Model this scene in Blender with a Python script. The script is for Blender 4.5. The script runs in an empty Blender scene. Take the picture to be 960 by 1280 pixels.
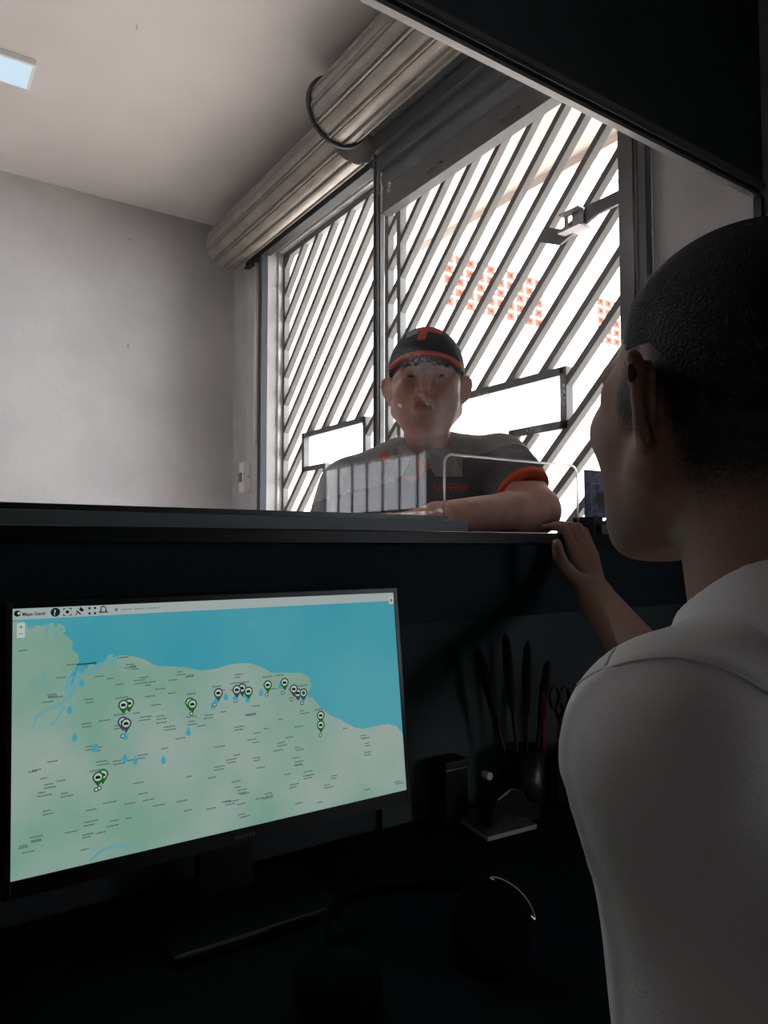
import bpy, bmesh, math, random
import numpy as np
from mathutils import Vector, Matrix
from mathutils.bvhtree import BVHTree

random.seed(7)
rng = np.random.default_rng(7)
sc = bpy.context.scene
COL = sc.collection

# ------------------------------------------------------------------ camera
FPX = 903.0
AZ = math.radians(55.8)
PITCH = math.atan(44 / 903)
EYE = Vector((0, 0, 1.2))
FW = Vector((math.cos(PITCH) * math.cos(AZ), math.cos(PITCH) * math.sin(AZ), math.sin(PITCH)))
RT = Vector((math.sin(AZ), -math.cos(AZ), 0))
UP = RT.cross(FW)
cam_data = bpy.data.cameras.new('camera')
cam = bpy.data.objects.new('camera', cam_data)
COL.objects.link(cam)
cam.matrix_world = Matrix(((RT.x, UP.x, -FW.x, EYE.x), (RT.y, UP.y, -FW.y, EYE.y), (RT.z, UP.z, -FW.z, EYE.z), (0, 0, 0, 1)))
cam_data.sensor_fit = 'VERTICAL'
cam_data.sensor_height = 24
cam_data.lens = FPX / 1280 * 24
cam_data.clip_start = 0.02
sc.camera = cam

# ------------------------------------------------------------------ light
world = bpy.data.worlds.new('daylight')
sc.world = world
world.use_nodes = True
wn = world.node_tree
bg = wn.nodes['Background']
bg.inputs[0].default_value = (0.93, 0.96, 1.0, 1)
bg.inputs[1].default_value = 12.5
sun_d = bpy.data.lights.new('sun', 'SUN')
sun_d.energy = 21.0
sun_d.angle = math.radians(0.5)
sun_d.color = (1.0, 0.96, 0.9)
sun = bpy.data.objects.new('sun', sun_d)
COL.objects.link(sun)
sun.rotation_euler = Vector((0.22, -0.40, -0.85)).to_track_quat('-Z', 'Y').to_euler()
sc.view_settings.view_transform = 'Standard'
sc.view_settings.look = 'None'
sc.view_settings.exposure = 0.0
sc.view_settings.gamma = 1.0
sc.view_settings.use_curve_mapping = False
sc.cycles.use_denoising = True
sc.cycles.max_bounces = 10
sc.cycles.diffuse_bounces = 5
sc.cycles.transparent_max_bounces = 16
sc.cycles.sample_clamp_indirect = 6


def P(px, py, **k):
    """point where the sight line of photo point (px, py) meets a plane X=, Y=, Z= or depth t="""
    d = FW + (px - 480) / FPX * RT + (640 - py) / FPX * UP
    a, v = list(k.items())[0]
    if a == 't':
        s = v
    else:
        i = 'XYZ'.index(a)
        s = (v - EYE[i]) / d[i]
    return EYE + s * d


# ------------------------------------------------------------------ materials
def srgb(r, g, b):
    return tuple(((c / 255) / 12.92 if c <= 10 else ((c / 255 + 0.055) / 1.055) ** 2.4) for c in (r, g, b)) + (1,)


MATS = {}


def mat(name, col, rough=0.6, metal=0.0, noise=0.0, nscale=20, bump=0.0, bscale=60, sss=0.0, spec=0.5, col2=None, coat=0.0):
    if name in MATS:
        return MATS[name]
    m = bpy.data.materials.new(name)
    m.use_nodes = True
    nt = m.node_tree
    b = nt.nodes['Principled BSDF']
    b.inputs['Base Color'].default_value = col
    b.inputs['Roughness'].default_value = rough
    b.inputs['Metallic'].default_value = metal
    b.inputs['Specular IOR Level'].default_value = spec
    b.inputs['Coat Weight'].default_value = coat
    if sss:
        b.inputs['Subsurface Weight'].default_value = sss
        b.inputs['Subsurface Radius'].default_value = (0.012, 0.004, 0.002)
        b.inputs['Subsurface Scale'].default_value = 1.0
    tc = nt.nodes.new('ShaderNodeTexCoord')
    if noise or col2:
        n = nt.nodes.new('ShaderNodeTexNoise')
        n.inputs['Scale'].default_value = nscale
        n.inputs['Detail'].default_value = 6
        nt.links.new(tc.outputs['Object'], n.inputs['Vector'])
        mx = nt.nodes.new('ShaderNodeMix')
        mx.data_type = 'RGBA'
        c2 = col2 or tuple(c * (1 - noise) for c in col[:3]) + (1,)
        mx.inputs[6].default_value = col
        mx.inputs[7].default_value = c2
        rmp = nt.nodes.new('ShaderNodeMapRange')
        rmp.inputs[1].default_value = 0.38
        rmp.inputs[2].default_value = 0.62
        nt.links.new(n.outputs['Fac'], rmp.inputs[0])
        nt.links.new(rmp.outputs[0], mx.inputs[0])
        nt.links.new(mx.outputs[2], b.inputs['Base Color'])
    if bump:
        n2 = nt.nodes.new('ShaderNodeTexNoise')
        n2.inputs['Scale'].default_value = bscale
        n2.inputs['Detail'].default_value = 5
        nt.links.new(tc.outputs['Object'], n2.inputs['Vector'])
        bp = nt.nodes.new('ShaderNodeBump')
        bp.inputs['Strength'].default_value = bump
        bp.inputs['Distance'].default_value = 0.004
        nt.links.new(n2.outputs['Fac'], bp.inputs['Height'])
        nt.links.new(bp.outputs[0], b.inputs['Normal'])
    MATS[name] = m
    return m


def emis(name, col, strength=1.0):
    if name in MATS:
        return MATS[name]
    m = bpy.data.materials.new(name)
    m.use_nodes = True
    nt = m.node_tree
    nt.nodes.clear()
    o = nt.nodes.new('ShaderNodeOutputMaterial')
    e = nt.nodes.new('ShaderNodeEmission')
    e.inputs[0].default_value = col
    e.inputs[1].default_value = strength
    nt.links.new(e.outputs[0], o.inputs[0])
    MATS[name] = m
    return m


plaster = mat('grey_plaster', (0.50, 0.475, 0.475, 1), 0.85, noise=0.12, nscale=2.2, bump=0.6, bscale=40)
rough_plaster = mat('rough_grey_stucco', (0.50, 0.475, 0.475, 1), 0.9, noise=0.15, nscale=6, bump=1.0, bscale=110)
ceil_m = mat('ceiling_paint', (0.67, 0.61, 0.585, 1), 0.9, noise=0.06, nscale=1.5, bump=0.15, bscale=30)
floor_m = mat('floor_tile', (0.62, 0.58, 0.54, 1), 0.35, noise=0.1, nscale=4)
booth_dark = mat('dark_booth_paint', (0.05, 0.065, 0.072, 1), 0.85, noise=0.15, nscale=5, bump=0.2, bscale=40)
granite = mat('black_granite', (0.006, 0.007, 0.009, 1), 0.35, col2=(0.008, 0.009, 0.011, 1), nscale=180, spec=0.2)
alum_dark = mat('dark_aluminium', (0.14, 0.17, 0.18, 1), 0.5, metal=0.2)
alum = mat('brushed_aluminium', (0.62, 0.58, 0.56, 1), 0.35, metal=0.6, noise=0.1, nscale=30)
slat_m = mat('weathered_galvanised_steel', (0.36, 0.31, 0.265, 1), 0.5, metal=0.45, noise=0.25, nscale=9, bump=0.08, bscale=30)
curtain_m = mat('dark_shutter_steel', (0.065, 0.068, 0.072, 1), 0.45, metal=0.3, noise=0.2, nscale=10)
gate_m = mat('painted_gate_steel', (0.13, 0.125, 0.12, 1), 0.42, metal=0.25, noise=0.25, nscale=14)
bar_m = mat('grey_bar_steel', (0.11, 0.10, 0.092, 1), 0.5, metal=0.1, noise=0.2, nscale=14)
rust_m = mat('brown_post_steel', (0.13, 0.105, 0.11, 1), 0.55, metal=0.3, noise=0.3, nscale=8)
reveal_m = mat('white_reveal_paint', (0.75, 0.72, 0.70, 1), 0.8, noise=0.2, nscale=7)
facade_m = mat('white_facade', (0.88, 0.87, 0.85, 1), 0.85, noise=0.04, nscale=1)
beige_m = mat('beige_render_and_shade', (0.72, 0.62, 0.55, 1), 0.85, noise=0.08, nscale=1.2)
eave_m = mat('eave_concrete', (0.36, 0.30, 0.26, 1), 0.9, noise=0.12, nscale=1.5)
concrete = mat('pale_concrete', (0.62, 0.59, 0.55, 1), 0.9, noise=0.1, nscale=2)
brick_m = mat('orange_terracotta', (0.16, 0.034, 0.013, 1), 0.8, noise=0.2, nscale=12)
brick_shade = mat('terracotta_hollow_shade', (0.10, 0.02, 0.01, 1), 0.9)  # darker copy of the terracotta, shade of the block openings put into colour
black_pl = mat('black_plastic', (0.012, 0.012, 0.014, 1), 0.35)
black_soft = mat('matt_black_plastic', (0.010, 0.011, 0.013, 1), 0.6)
desk_m = mat('dark_desk_laminate', (0.008, 0.009, 0.012, 1), 0.8, noise=0.2, nscale=8, spec=0.15)
chrome = mat('chrome', (0.8, 0.8, 0.8, 1), 0.15, metal=1.0)
white_pl = mat('white_plastic', (0.78, 0.76, 0.74, 1), 0.4)
grey_pl = mat('grey_plastic', (0.16, 0.13, 0.14, 1), 0.4)
cream_pl = mat('cream_pvc', (0.74, 0.68, 0.56, 1), 0.45)


# ------------------------------------------------------------------ mesh helpers
def new_obj(name, verts, faces, m, parent=None, smooth=False, mats=None, fmat=None):
    me = bpy.data.meshes.new(name)
    me.from_pydata([tuple(v) for v in verts], [], [tuple(f) for f in faces])
    for mm in (mats or [m]):
        me.materials.append(mm)
    if fmat is not None:
        me.polygons.foreach_set('material_index', np.asarray(fmat, dtype=np.int32))
    if smooth:
        me.polygons.foreach_set('use_smooth', np.ones(len(me.polygons), dtype=bool))
    me.update()
    o = bpy.data.objects.new(name, me)
    COL.objects.link(o)
    if parent is not None:
        o.parent = parent
        o.matrix_parent_inverse = Matrix.Translation(parent.location).inverted() if parent.type == 'EMPTY' else Matrix()
    return o


def thing(name, label, cat, loc=(0, 0, 0), group=None):
    o = bpy.data.objects.new(name, None)
    o.empty_display_size = 0.05
    o.location = loc
    COL.objects.link(o)
    o['label'] = label
    o['category'] = cat
    if group:
        o['group'] = group
    return o


def tag(o, label, cat, group=None):
    o['label'] = label
    o['category'] = cat
    if group:
        o['group'] = group
    return o


def struct(o, label=None, cat=None):
    o['kind'] = 'structure'
    if label:
        o['label'] = label
        o['category'] = cat
    return o


class MB:
    """collects shapes into one mesh"""
    def __init__(s):
        s.v = []
        s.f = []
        s.mi = []
        s.cur = 0

    def add(s, verts, faces):
        n = len(s.v)
        s.v += [tuple(v) for v in verts]
        s.f += [tuple(i + n for i in f) for f in faces]
        s.mi += [s.cur] * len(faces)
        return s

    def box(s, x0, x1, y0, y1, z0, z1):
        v = [(x, y, z) for x in (x0, x1) for y in (y0, y1) for z in (z0, z1)]
        return s.add(v, [(0, 1, 3, 2), (4, 6, 7, 5), (0, 4, 5, 1), (2, 3, 7, 6), (0, 2, 6, 4), (1, 5, 7, 3)])

    def obox(s, a, b, w, h, side):
        """bar from a to b, w wide along side, h thick in the third direction"""
        a, b, side = Vector(a), Vector(b), Vector(side)
        d = (b - a).normalized()
        side = (side - d * side.dot(d)).normalized()
        n = d.cross(side)
        v = [p + side * (i * w / 2) + n * (j * h / 2) for p in (a, b) for i in (-1, 1) for j in (-1, 1)]
        return s.add(v, [(0, 1, 3, 2), (4, 6, 7, 5), (0, 4, 5, 1), (2, 3, 7, 6), (0, 2, 6, 4), (1, 5, 7, 3)])

    def tube(s, pts, r, n=10, cap=True):
        pts = [Vector(p) for p in pts]
        rs = r if isinstance(r, (list, tuple)) else [r] * len(pts)
        rings = []
        up = None
        for i, p in enumerate(pts):
            d = (pts[min(i + 1, len(pts) - 1)] - pts[max(i - 1, 0)]).normalized()
            if up is None:
                up = d.orthogonal().normalized()
            up = (up - d * up.dot(d)).normalized()
            q = d.cross(up)
            rings.append([p + rs[i] * (math.cos(2 * math.pi * k / n) * up + math.sin(2 * math.pi * k / n) * q) for k in range(n)])
        v = [x for rg in rings for x in rg]
        f = [(i * n + k, i * n + (k + 1) % n, (i + 1) * n + (k + 1) % n, (i + 1) * n + k) for i in range(len(pts) - 1) for k in range(n)]
        if cap:
            f += [tuple(range(n))[::-1], tuple((len(pts) - 1) * n + k for k in range(n))]
        return s.add(v, f)

    def lathe(s, prof, c, n=32, M=None):
        c = Vector(c)
        v = []
        for r, z in prof:
            for k in range(n):
                p = Vector((r * math.cos(2 * math.pi * k / n), r * math.sin(2 * math.pi * k / n), z))
                if M is not None:
                    p = M @ p
                v.append(c + p)
        m = len(prof)
        f = [(i * n + k, i * n + (k + 1) % n, (i + 1) * n + (k + 1) % n, (i + 1) * n + k) for i in range(m - 1) for k in range(n)]
        f += [tuple(range(n))[::-1], tuple((m - 1) * n + k for k in range(n))]
        return s.add(v, f)

    def prism(s, poly, fn, d0, d1):
        """2-D polygon extruded; fn(u, v, d) -> point"""
        n = len(poly)
        v = [fn(u, w, d0) for u, w in poly] + [fn(u, w, d1) for u, w in poly]
        f = [tuple(range(n))[::-1], tuple(range(n, 2 * n))] + [(i, (i + 1) % n, n + (i + 1) % n, n + i) for i in range(n)]
        return s.add(v, f)

    def build(s, name, m, parent=None, smooth=False, mats=None, bevel=0):
        o = new_obj(name, s.v, s.f, m, parent, smooth, mats, s.mi if mats else None)
        bm = bmesh.new()
        bm.from_mesh(o.data)
        bmesh.ops.recalc_face_normals(bm, faces=bm.faces)
        bm.to_mesh(o.data)
        bm.free()
        if bevel:
            md = o.modifiers.new('bevel', 'BEVEL')
            md.width = bevel
            md.segments = 2
            md.limit_method = 'ANGLE'
        return o


def clip_poly(poly, inside, inter):
    out = []
    for i in range(len(poly)):
        a, b = poly[i], poly[(i + 1) % len(poly)]
        ia, ib = inside(a), inside(b)
        if ia:
            out.append(a)
        if ia != ib:
            out.append(inter(a, b))
    return out


# ------------------------------------------------------------------ the room shell
XW, YB, ZC = 1.90, 4.63, 3.38
XL, YF = -3.2, -2.4
RY0, RY1, RZ0, RZ1 = -1.80, -0.47, 0.95, 1.66      # small barred window beside the booth, mirrored in the pane

struct(MB().box(XL - 0.2, XW + 0.25, YF - 0.2, YB + 0.2, -0.1, 0).build('floor', floor_m))
struct(MB().box(XL - 0.2, XW + 0.25, YF - 0.2, YB + 0.2, ZC, ZC + 0.12).build('ceiling', ceil_m))
struct(MB().box(XL - 0.2, XW + 0.25, YB, YB + 0.2, 0, ZC).build('wall_back', plaster))
struct(MB().box(XL - 0.2, XL, YF - 0.2, YB, 0, ZC).build('wall_left', plaster))
struct(MB().box(XL, XW + 0.25, YF - 0.2, YF, 0, ZC).build('wall_front', booth_dark))
w = MB()
OY0, OY1, OZ = 1.33, 4.09, 3.07
w.box(XW, XW + 0.25, OY1, YB, 0, ZC)
w.box(XW, XW + 0.25, OY0, OY1, OZ, ZC)
w.box(XW, XW + 0.25, RY1, OY0, 0, ZC)
w.box(XW, XW + 0.25, YF, RY0, 0, ZC)
w.box(XW, XW + 0.25, RY0, RY1, 0, RZ0)
w.box(XW, XW + 0.25, RY0, RY1, RZ1, ZC)
struct(w.build('wall_right', rough_plaster))
# painted reveal round the gate opening
w = MB()
w.box(XW + 0.07, XW + 0.252, OY1 - 0.012, OY1 + 0.0, 0, OZ)
w.box(XW + 0.07, XW + 0.252, OY0, OY1 - 0.012, OZ - 0.012, OZ)
struct(w.build('trim_1', reveal_m))

# partition between booth and waiting room
struct(MB().box(XL, XW, 0.985, 1.10, 0, 1.205).build('wall_counter', booth_dark))
struct(MB().box(XL, XW, 0.955, 0.985, 1.075, 1.205).build('trim_2', mat('apron_board', (0.028, 0.042, 0.05, 1), 0.9, spec=0.08)))
struct(MB().box(XL, XW, 0.992, 1.02, 2.168, ZC).build('wall_lintel', booth_dark))
# granite counter top, one long slab
led = MB().box(XL, XW, 0.925, 1.17, 1.205, 1.226).build('counter_ledge', granite, bevel=0.002)
tag(led, 'long black granite counter ledge between the dark booth and the waiting room', 'counter')

# ------------------------------------------------------------------ service window pane
SW = thing('window_1', 'service window of smudged glass with a rounded hand opening above the granite ledge', 'window', (0.5, 1.0, 1.226))
SW['kind'] = 'structure'
OX0, OX1, OZT = 0.812, 1.163, 1.367
# outline with a rounded notch at the bottom
gx0, gx1, gz0, gz1 = XL + 0.01, XW - 0.004, 1.246, 2.150


def arc(cx, cz, r, a0, a1, n=6):
    return [(cx + r * math.cos(a0 + (a1 - a0) * i / n), cz + r * math.sin(a0 + (a1 - a0) * i / n)) for i in range(n + 1)]


rr = 0.018
notch = [(OX0, gz0)] + arc(OX0 + rr, OZT - rr, rr, math.pi, math.pi / 2) + arc(OX1 - rr, OZT - rr, rr, math.pi / 2, 0) + [(OX1, gz0)]
outline = [(gx0, gz0)] + notch + [(gx1, gz0), (gx1, gz1), (gx0, gz1)]
glass = bpy.data.materials.new('smudged_glass')
glass.use_nodes = True
nt = glass.node_tree
nt.nodes.clear()


def N(t, **k):
    n = nt.nodes.new(t)
    for a, b in k.items():
        setattr(n, a, b)
    return n


def math_n(op, a, b=None, c=None):
    n = N('ShaderNodeMath', operation=op)
    for i, x in enumerate((a, b, c)):
        if x is None:
            continue
        if isinstance(x, (int, float)):
            n.inputs[i].default_value = x
        else:
            nt.links.new(x, n.inputs[i])
    return n.outputs[0]


out = N('ShaderNodeOutputMaterial')
tc = N('ShaderNodeTexCoord')
sep = N('ShaderNodeSeparateXYZ')
nt.links.new(tc.outputs['Object'], sep.inputs[0])
gX, gZ = sep.outputs[0], sep.outputs[2]


def noise(scale, detail=6, rough=0.6, vec=None, dist=0.0):
    n = N('ShaderNodeTexNoise')
    n.inputs['Scale'].default_value = scale
    n.inputs['Detail'].default_value = detail
    n.inputs['Roughness'].default_value = rough
    n.inputs['Distortion'].default_value = dist
    nt.links.new(vec or tc.outputs['Object'], n.inputs['Vector'])
    return n.outputs['Fac']


def smooth(x, a, b):
    n = N('ShaderNodeMapRange', interpolation_type='SMOOTHSTEP')
    nt.links.new(x, n.inputs[0])
    n.inputs[1].default_value = a
    n.inputs[2].default_value = b
    return n.outputs[0]


def blob(px, py, rx, ry, rot=0.0):
    """soft ellipse on the pane, centre and radii given as photo measures"""
    c = P(px, py, Y=1.0)
    ex = (P(px + rx, py, Y=1.0) - c).length
    ez = (P(px, py - ry, Y=1.0) - c).length
    dx = math_n('SUBTRACT', gX, c.x)
    dz = math_n('SUBTRACT', gZ, c.z)
    cr, sr = math.cos(rot), math.sin(rot)
    u = math_n('ADD', math_n('MULTIPLY', dx, cr / ex), math_n('MULTIPLY', dz, sr / ex))
    v = math_n('ADD', math_n('MULTIPLY', dx, -sr / ez), math_n('MULTIPLY', dz, cr / ez))
    d = math_n('SQRT', math_n('ADD', math_n('MULTIPLY', u, u), math_n('MULTIPLY', v, v)))
    return smooth(d, 1.15, 0.35)


fine = noise(160, 8, 0.7)
mid = noise(28, 6, 0.6, dist=0.5)
grain = smooth(fine, 0.40, 0.62)
terms = []
# smudges, condensation and other pale cloudy patches on the glass
for (px, py, rx, ry, rot, amt, spk) in [
        (528, 456, 36, 20, -0.1, 0.42, 1), (535, 503, 15, 6, -0.5, 0.5, 1), (499, 508, 4.5, 5, 0, 0.6, 0),
        (556, 520, 16, 42, -0.5, 0.26, 0), (575, 480, 12, 22, 0.3, 0.14, 0), (536, 560, 22, 22, 0.2, 0.20, 0),
        (634, 565, 26, 17, -0.2, 0.22, 0), (452, 590, 60, 26, 0.1, 0.10, 0), (498, 605, 44, 40, 0.0, 0.07, 0),
        (515, 205, 14, 6, 0.6, 0.22, 1), (487, 235, 3, 12, 0, 0.4, 1), (556, 205, 4, 8, 0, 0.2, 1),
        (750, 620, 26, 40, 0, 0.24, 1), (672, 391, 9, 3, 0.8, 0.7, 1), (712, 424, 6, 3, 0.5, 0.7, 1), (655, 408, 4, 10, -0.5, 0.6, 1),
        (607, 494, 12, 5, 0.1, 0.5, 1), (704, 495, 4, 30, 0, 0.45, 1), (668, 538, 18, 6, 0.1, 0.4, 1), (697, 565, 10, 8, 0.7, 0.3, 1),
        (789, 300, 9, 60, 0, 0.12, 1), (55, 250, 14, 14, 0, 0.03, 0), (295, 625, 26, 14, 0, 0.05, 1)]:
    b_ = math_n('MULTIPLY', blob(px, py, rx, ry, rot), amt)
    if spk:
        b_ = math_n('MULTIPLY', b_, grain)
    else:
        b_ = math_n('MULTIPLY', b_, smooth(mid, 0.3, 0.6))
    terms.append(b_)
tot = terms[0]
for t_ in terms[1:]:
    tot = math_n('ADD', tot, t_)
# faint scratches and overall film
wav = N('ShaderNodeTexWave')
wav.inputs['Scale'].default_value = 9
wav.inputs['Distortion'].default_value = 14
wav.inputs['Detail'].default_value = 3
mp = N('ShaderNodeMapping')
mp.inputs['Rotation'].default_value = (0, 0.9, 0)
nt.links.new(tc.outputs['Object'], mp.inputs[0])
nt.links.new(mp.outputs[0], wav.inputs['Vector'])
scr = math_n('MULTIPLY', smooth(wav.outputs['Fac'], 0.96, 1.0), math_n('MULTIPLY', smooth(noise(3), 0.5, 0.65), 0.05))
speck = math_n('MULTIPLY', smooth(noise(75, 2), 0.72, 0.78), 0.35)
film = math_n('ADD', math_n('MULTIPLY', noise(6), 0.012), 0.012)
tot = math_n('ADD', math_n('ADD', tot, scr), math_n('ADD', speck, film))
tot = math_n('MINIMUM', tot, 0.85)
dif = N('ShaderNodeBsdfDiffuse')
dif.inputs[0].default_value = (0.8, 0.8, 0.84, 1)
trl = N('ShaderNodeBsdfTranslucent')
trl.inputs[0].default_value = (0.8, 0.82, 0.86, 1)
dm = N('ShaderNodeMixShader')
dm.inputs[0].default_value = 0.6
nt.links.new(dif.outputs[0], dm.inputs[1])
nt.links.new(trl.outputs[0], dm.inputs[2])
tr = N('ShaderNodeBsdfTransparent')
tr.inputs[0].default_value = (0.97, 0.985, 0.98, 1)
gl = N('ShaderNodeBsdfGlossy')
gl.inputs['Roughness'].default_value = 0.0
geo = N('ShaderNodeNewGeometry')
dotn = N('ShaderNodeVectorMath', operation='DOT_PRODUCT')
nt.links.new(geo.outputs['Incoming'], dotn.inputs[0])
nt.links.new(geo.outputs['Normal'], dotn.inputs[1])
refl = math_n('ADD', math_n('MULTIPLY', math_n('POWER', math_n('SUBTRACT', 1.0, math_n('ABSOLUTE', dotn.outputs['Value'])), 5.0), 0.96), 0.04)
m1 = N('ShaderNodeMixShader')
nt.links.new(refl, m1.inputs[0])
nt.links.new(tr.outputs[0], m1.inputs[1])
nt.links.new(gl.outputs[0], m1.inputs[2])
m2 = N('ShaderNodeMixShader')
nt.links.new(tot, m2.inputs[0])
nt.links.new(m1.outputs[0], m2.inputs[1])
nt.links.new(dm.outputs[0], m2.inputs[2])
nt.links.new(m2.outputs[0], out.inputs[0])
def backlit(name, ca, cb=None, scale=40, f=0.6):
    m = bpy.data.materials.new(name)
    m.use_nodes = True
    t = m.node_tree
    t.nodes.clear()
    o_, d_, l_, x_ = [t.nodes.new(q) for q in ('ShaderNodeOutputMaterial', 'ShaderNodeBsdfDiffuse', 'ShaderNodeBsdfTranslucent', 'ShaderNodeMixShader')]
    x_.inputs[0].default_value = f
    for q in (d_, l_):
        q.inputs[0].default_value = ca
    if cb:
        nz, rp, mx = t.nodes.new('ShaderNodeTexNoise'), t.nodes.new('ShaderNodeMapRange'), t.nodes.new('ShaderNodeMix')
        tcc = t.nodes.new('ShaderNodeTexCoord')
        t.links.new(tcc.outputs['Object'], nz.inputs['Vector'])
        nz.inputs['Scale'].default_value = scale
        nz.inputs['Detail'].default_value = 6
        rp.inputs[1].default_value, rp.inputs[2].default_value = 0.4, 0.6
        t.links.new(nz.outputs['Fac'], rp.inputs[0])
        mx.data_type = 'RGBA'
        mx.inputs[6].default_value, mx.inputs[7].default_value = ca, cb
        t.links.new(rp.outputs[0], mx.inputs[0])
        for q in (d_, l_):
            t.links.new(mx.outputs[2], q.inputs[0])
    t.links.new(d_.outputs[0], x_.inputs[1])
    t.links.new(l_.outputs[0], x_.inputs[2])
    t.links.new(x_.outputs[0], o_.inputs[0])
    return m


edge_m = backlit('lightpipe_white_edge', (0.98, 0.98, 0.98, 1), f=0.5)  # white translucent colour stands in for light piped through the cut edge
_t = edge_m.node_tree
_g, _x = _t.nodes.new('ShaderNodeBsdfRefraction'), _t.nodes.new('ShaderNodeMixShader')
_g.inputs['Roughness'].default_value = 0.35
_g.inputs['IOR'].default_value = 1.5
_x.inputs[0].default_value = 0.6
_o = [n for n in _t.nodes if n.type == 'OUTPUT_MATERIAL'][0]
_t.links.new(_o.inputs[0].links[0].from_socket, _x.inputs[1])
_t.links.new(_g.outputs[0], _x.inputs[2])
_t.links.new(_x.outputs[0], _o.inputs[0])
# the pane: one outward face per side; the cut edge is its own whitened part
clear = bpy.data.materials.new('clear_glass')
clear.use_nodes = True
nt = clear.node_tree
nt.nodes.clear()
c_o, c_t, c_g, c_m = [nt.nodes.new(x) for x in ('ShaderNodeOutputMaterial', 'ShaderNodeBsdfTransparent', 'ShaderNodeBsdfGlossy', 'ShaderNodeMixShader')]
c_g.inputs['Roughness'].default_value = 0.0
geo = N('ShaderNodeNewGeometry')
dotn = N('ShaderNodeVectorMath', operation='DOT_PRODUCT')
nt.links.new(geo.outputs['Incoming'], dotn.inputs[0])
nt.links.new(geo.outputs['Normal'], dotn.inputs[1])
refl = math_n('ADD', math_n('MULTIPLY', math_n('POWER', math_n('SUBTRACT', 1.0, math_n('ABSOLUTE', dotn.outputs['Value'])), 5.0), 0.96), 0.04)
nt.links.new(refl, c_m.inputs[0])
nt.links.new(c_t.outputs[0], c_m.inputs[1])
nt.links.new(c_g.outputs[0], c_m.inputs[2])
nt.links.new(c_m.outputs[0], c_o.inputs[0])
n_ = len(outline)
vv = [(x, 1.000, z) for x, z in outline] + [(x, 1.006, z) for x, z in outline]
ff = [tuple(range(n_)), tuple(range(n_, 2 * n_))[::-1]] + [(i, n_ + i, n_ + (i + 1) % n_, (i + 1) % n_) for i in range(n_)]
pane = new_obj('pane', vv, ff, glass, SW, mats=[glass, clear], fmat=[0] + [1] * (n_ + 1))
ed = MB()
ed.tube([(x, 1.003, z) for x, z in notch], 0.0024, 8)
o = ed.build('glass_edge', edge_m, SW, smooth=True)
o['label'] = 'edge of the hand opening, whitened for light piped through the glass'


def rail(x0, x1):
    r = MB()
    r.box(x0, x1, 0.955, 1.012, 1.226, 1.2455)
    r.build('bottom_rail', alum_dark, SW, bevel=0.0008)
    r = MB()
    r.box(x0, x1 - (0.012 if x1 < 1 else 0), 0.994, 1.012, 1.2455, 1.2555)
    r.build('pane_seal', black_pl, SW)


rail(XL, 0.825)
rail(1.178, XW)
MB().box(1.165, 1.195, 0.965, 1.018, 1.226, 1.262).build('rail_end_block', black_soft, SW, bevel=0.001)
MB().box(1.2, XW, 0.9548, 0.957, 1.2445, 1.2475).build('rail_lip', alum, SW)
top = MB()
top.box(XL, XW, 0.994, 1.010, 2.134, 2.143)
top.build('top_rail', mat('pale_rail', (0.33, 0.30, 0.29, 1), 0.4, metal=0.2), SW)
top = MB()
top.box(XL, XW, 1.000, 1.010, 2.143, 2.160)
top.build('top_groove', black_pl, SW)
top = MB()
top.box(XL, XW, 0.984, 0.996, 2.158, 2.170)
top.build('top_strip', mat('grey_strip', (0.16, 0.17, 0.165, 1), 0.5), SW)
MB().box(XW - 0.014, XW, 0.99, 1.012, 1.26, 2.134).build('side_rail', black_pl, SW)

# sticker on the right part of the pane
stk = backlit('blue_grey_vinyl', (0.34, 0.36, 0.46, 1), (0.14, 0.16, 0.22, 1), 60, 0.6)
cardx0, cardx1, cz0, cz1 = 1.190, 1.40, 1.262, 1.362
s_ = MB()
s_.box(cardx0, cardx1, 1.0072, 1.0085, cz0, cz1)
st = s_.build('sticker', stk, None)
tag(st, 'blue-grey notice card with a yellow emblem stuck on the glass right of the opening', 'sticker')
q = MB()
for (a, b, c, d) in [(1.215, cardx1 - .005, 1.3335, 1.335), (1.218, cardx1 - .005, 1.2700, 1.2712), (1.272, 1.2735, 1.2900, 1.318), (1.21, 1.212, 1.2712, 1.3335)]:
    q.box(a, b, 1.0064, 1.0071, c, d)
q.build('border_line', backlit('white_print', (0.7, 0.7, 0.75, 1), f=0.5), st)
q = MB()
q.lathe([(0.0, 0), (0.0085, 0), (0.0085, 0.0008), (0.0, 0.0008)], (1.2365, 1.0071, 1.303), 18, Matrix.Rotation(math.radians(90), 3, 'X'))
q.build('emblem', backlit('yellow_emblem', (0.55, 0.45, 0.2, 1), (0.3, 0.24, 0.12, 1), 150, 0.5), st)

# ------------------------------------------------------------------ gate leaves with diagonal bars
XG = 2.02
SL = -0.96


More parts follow.
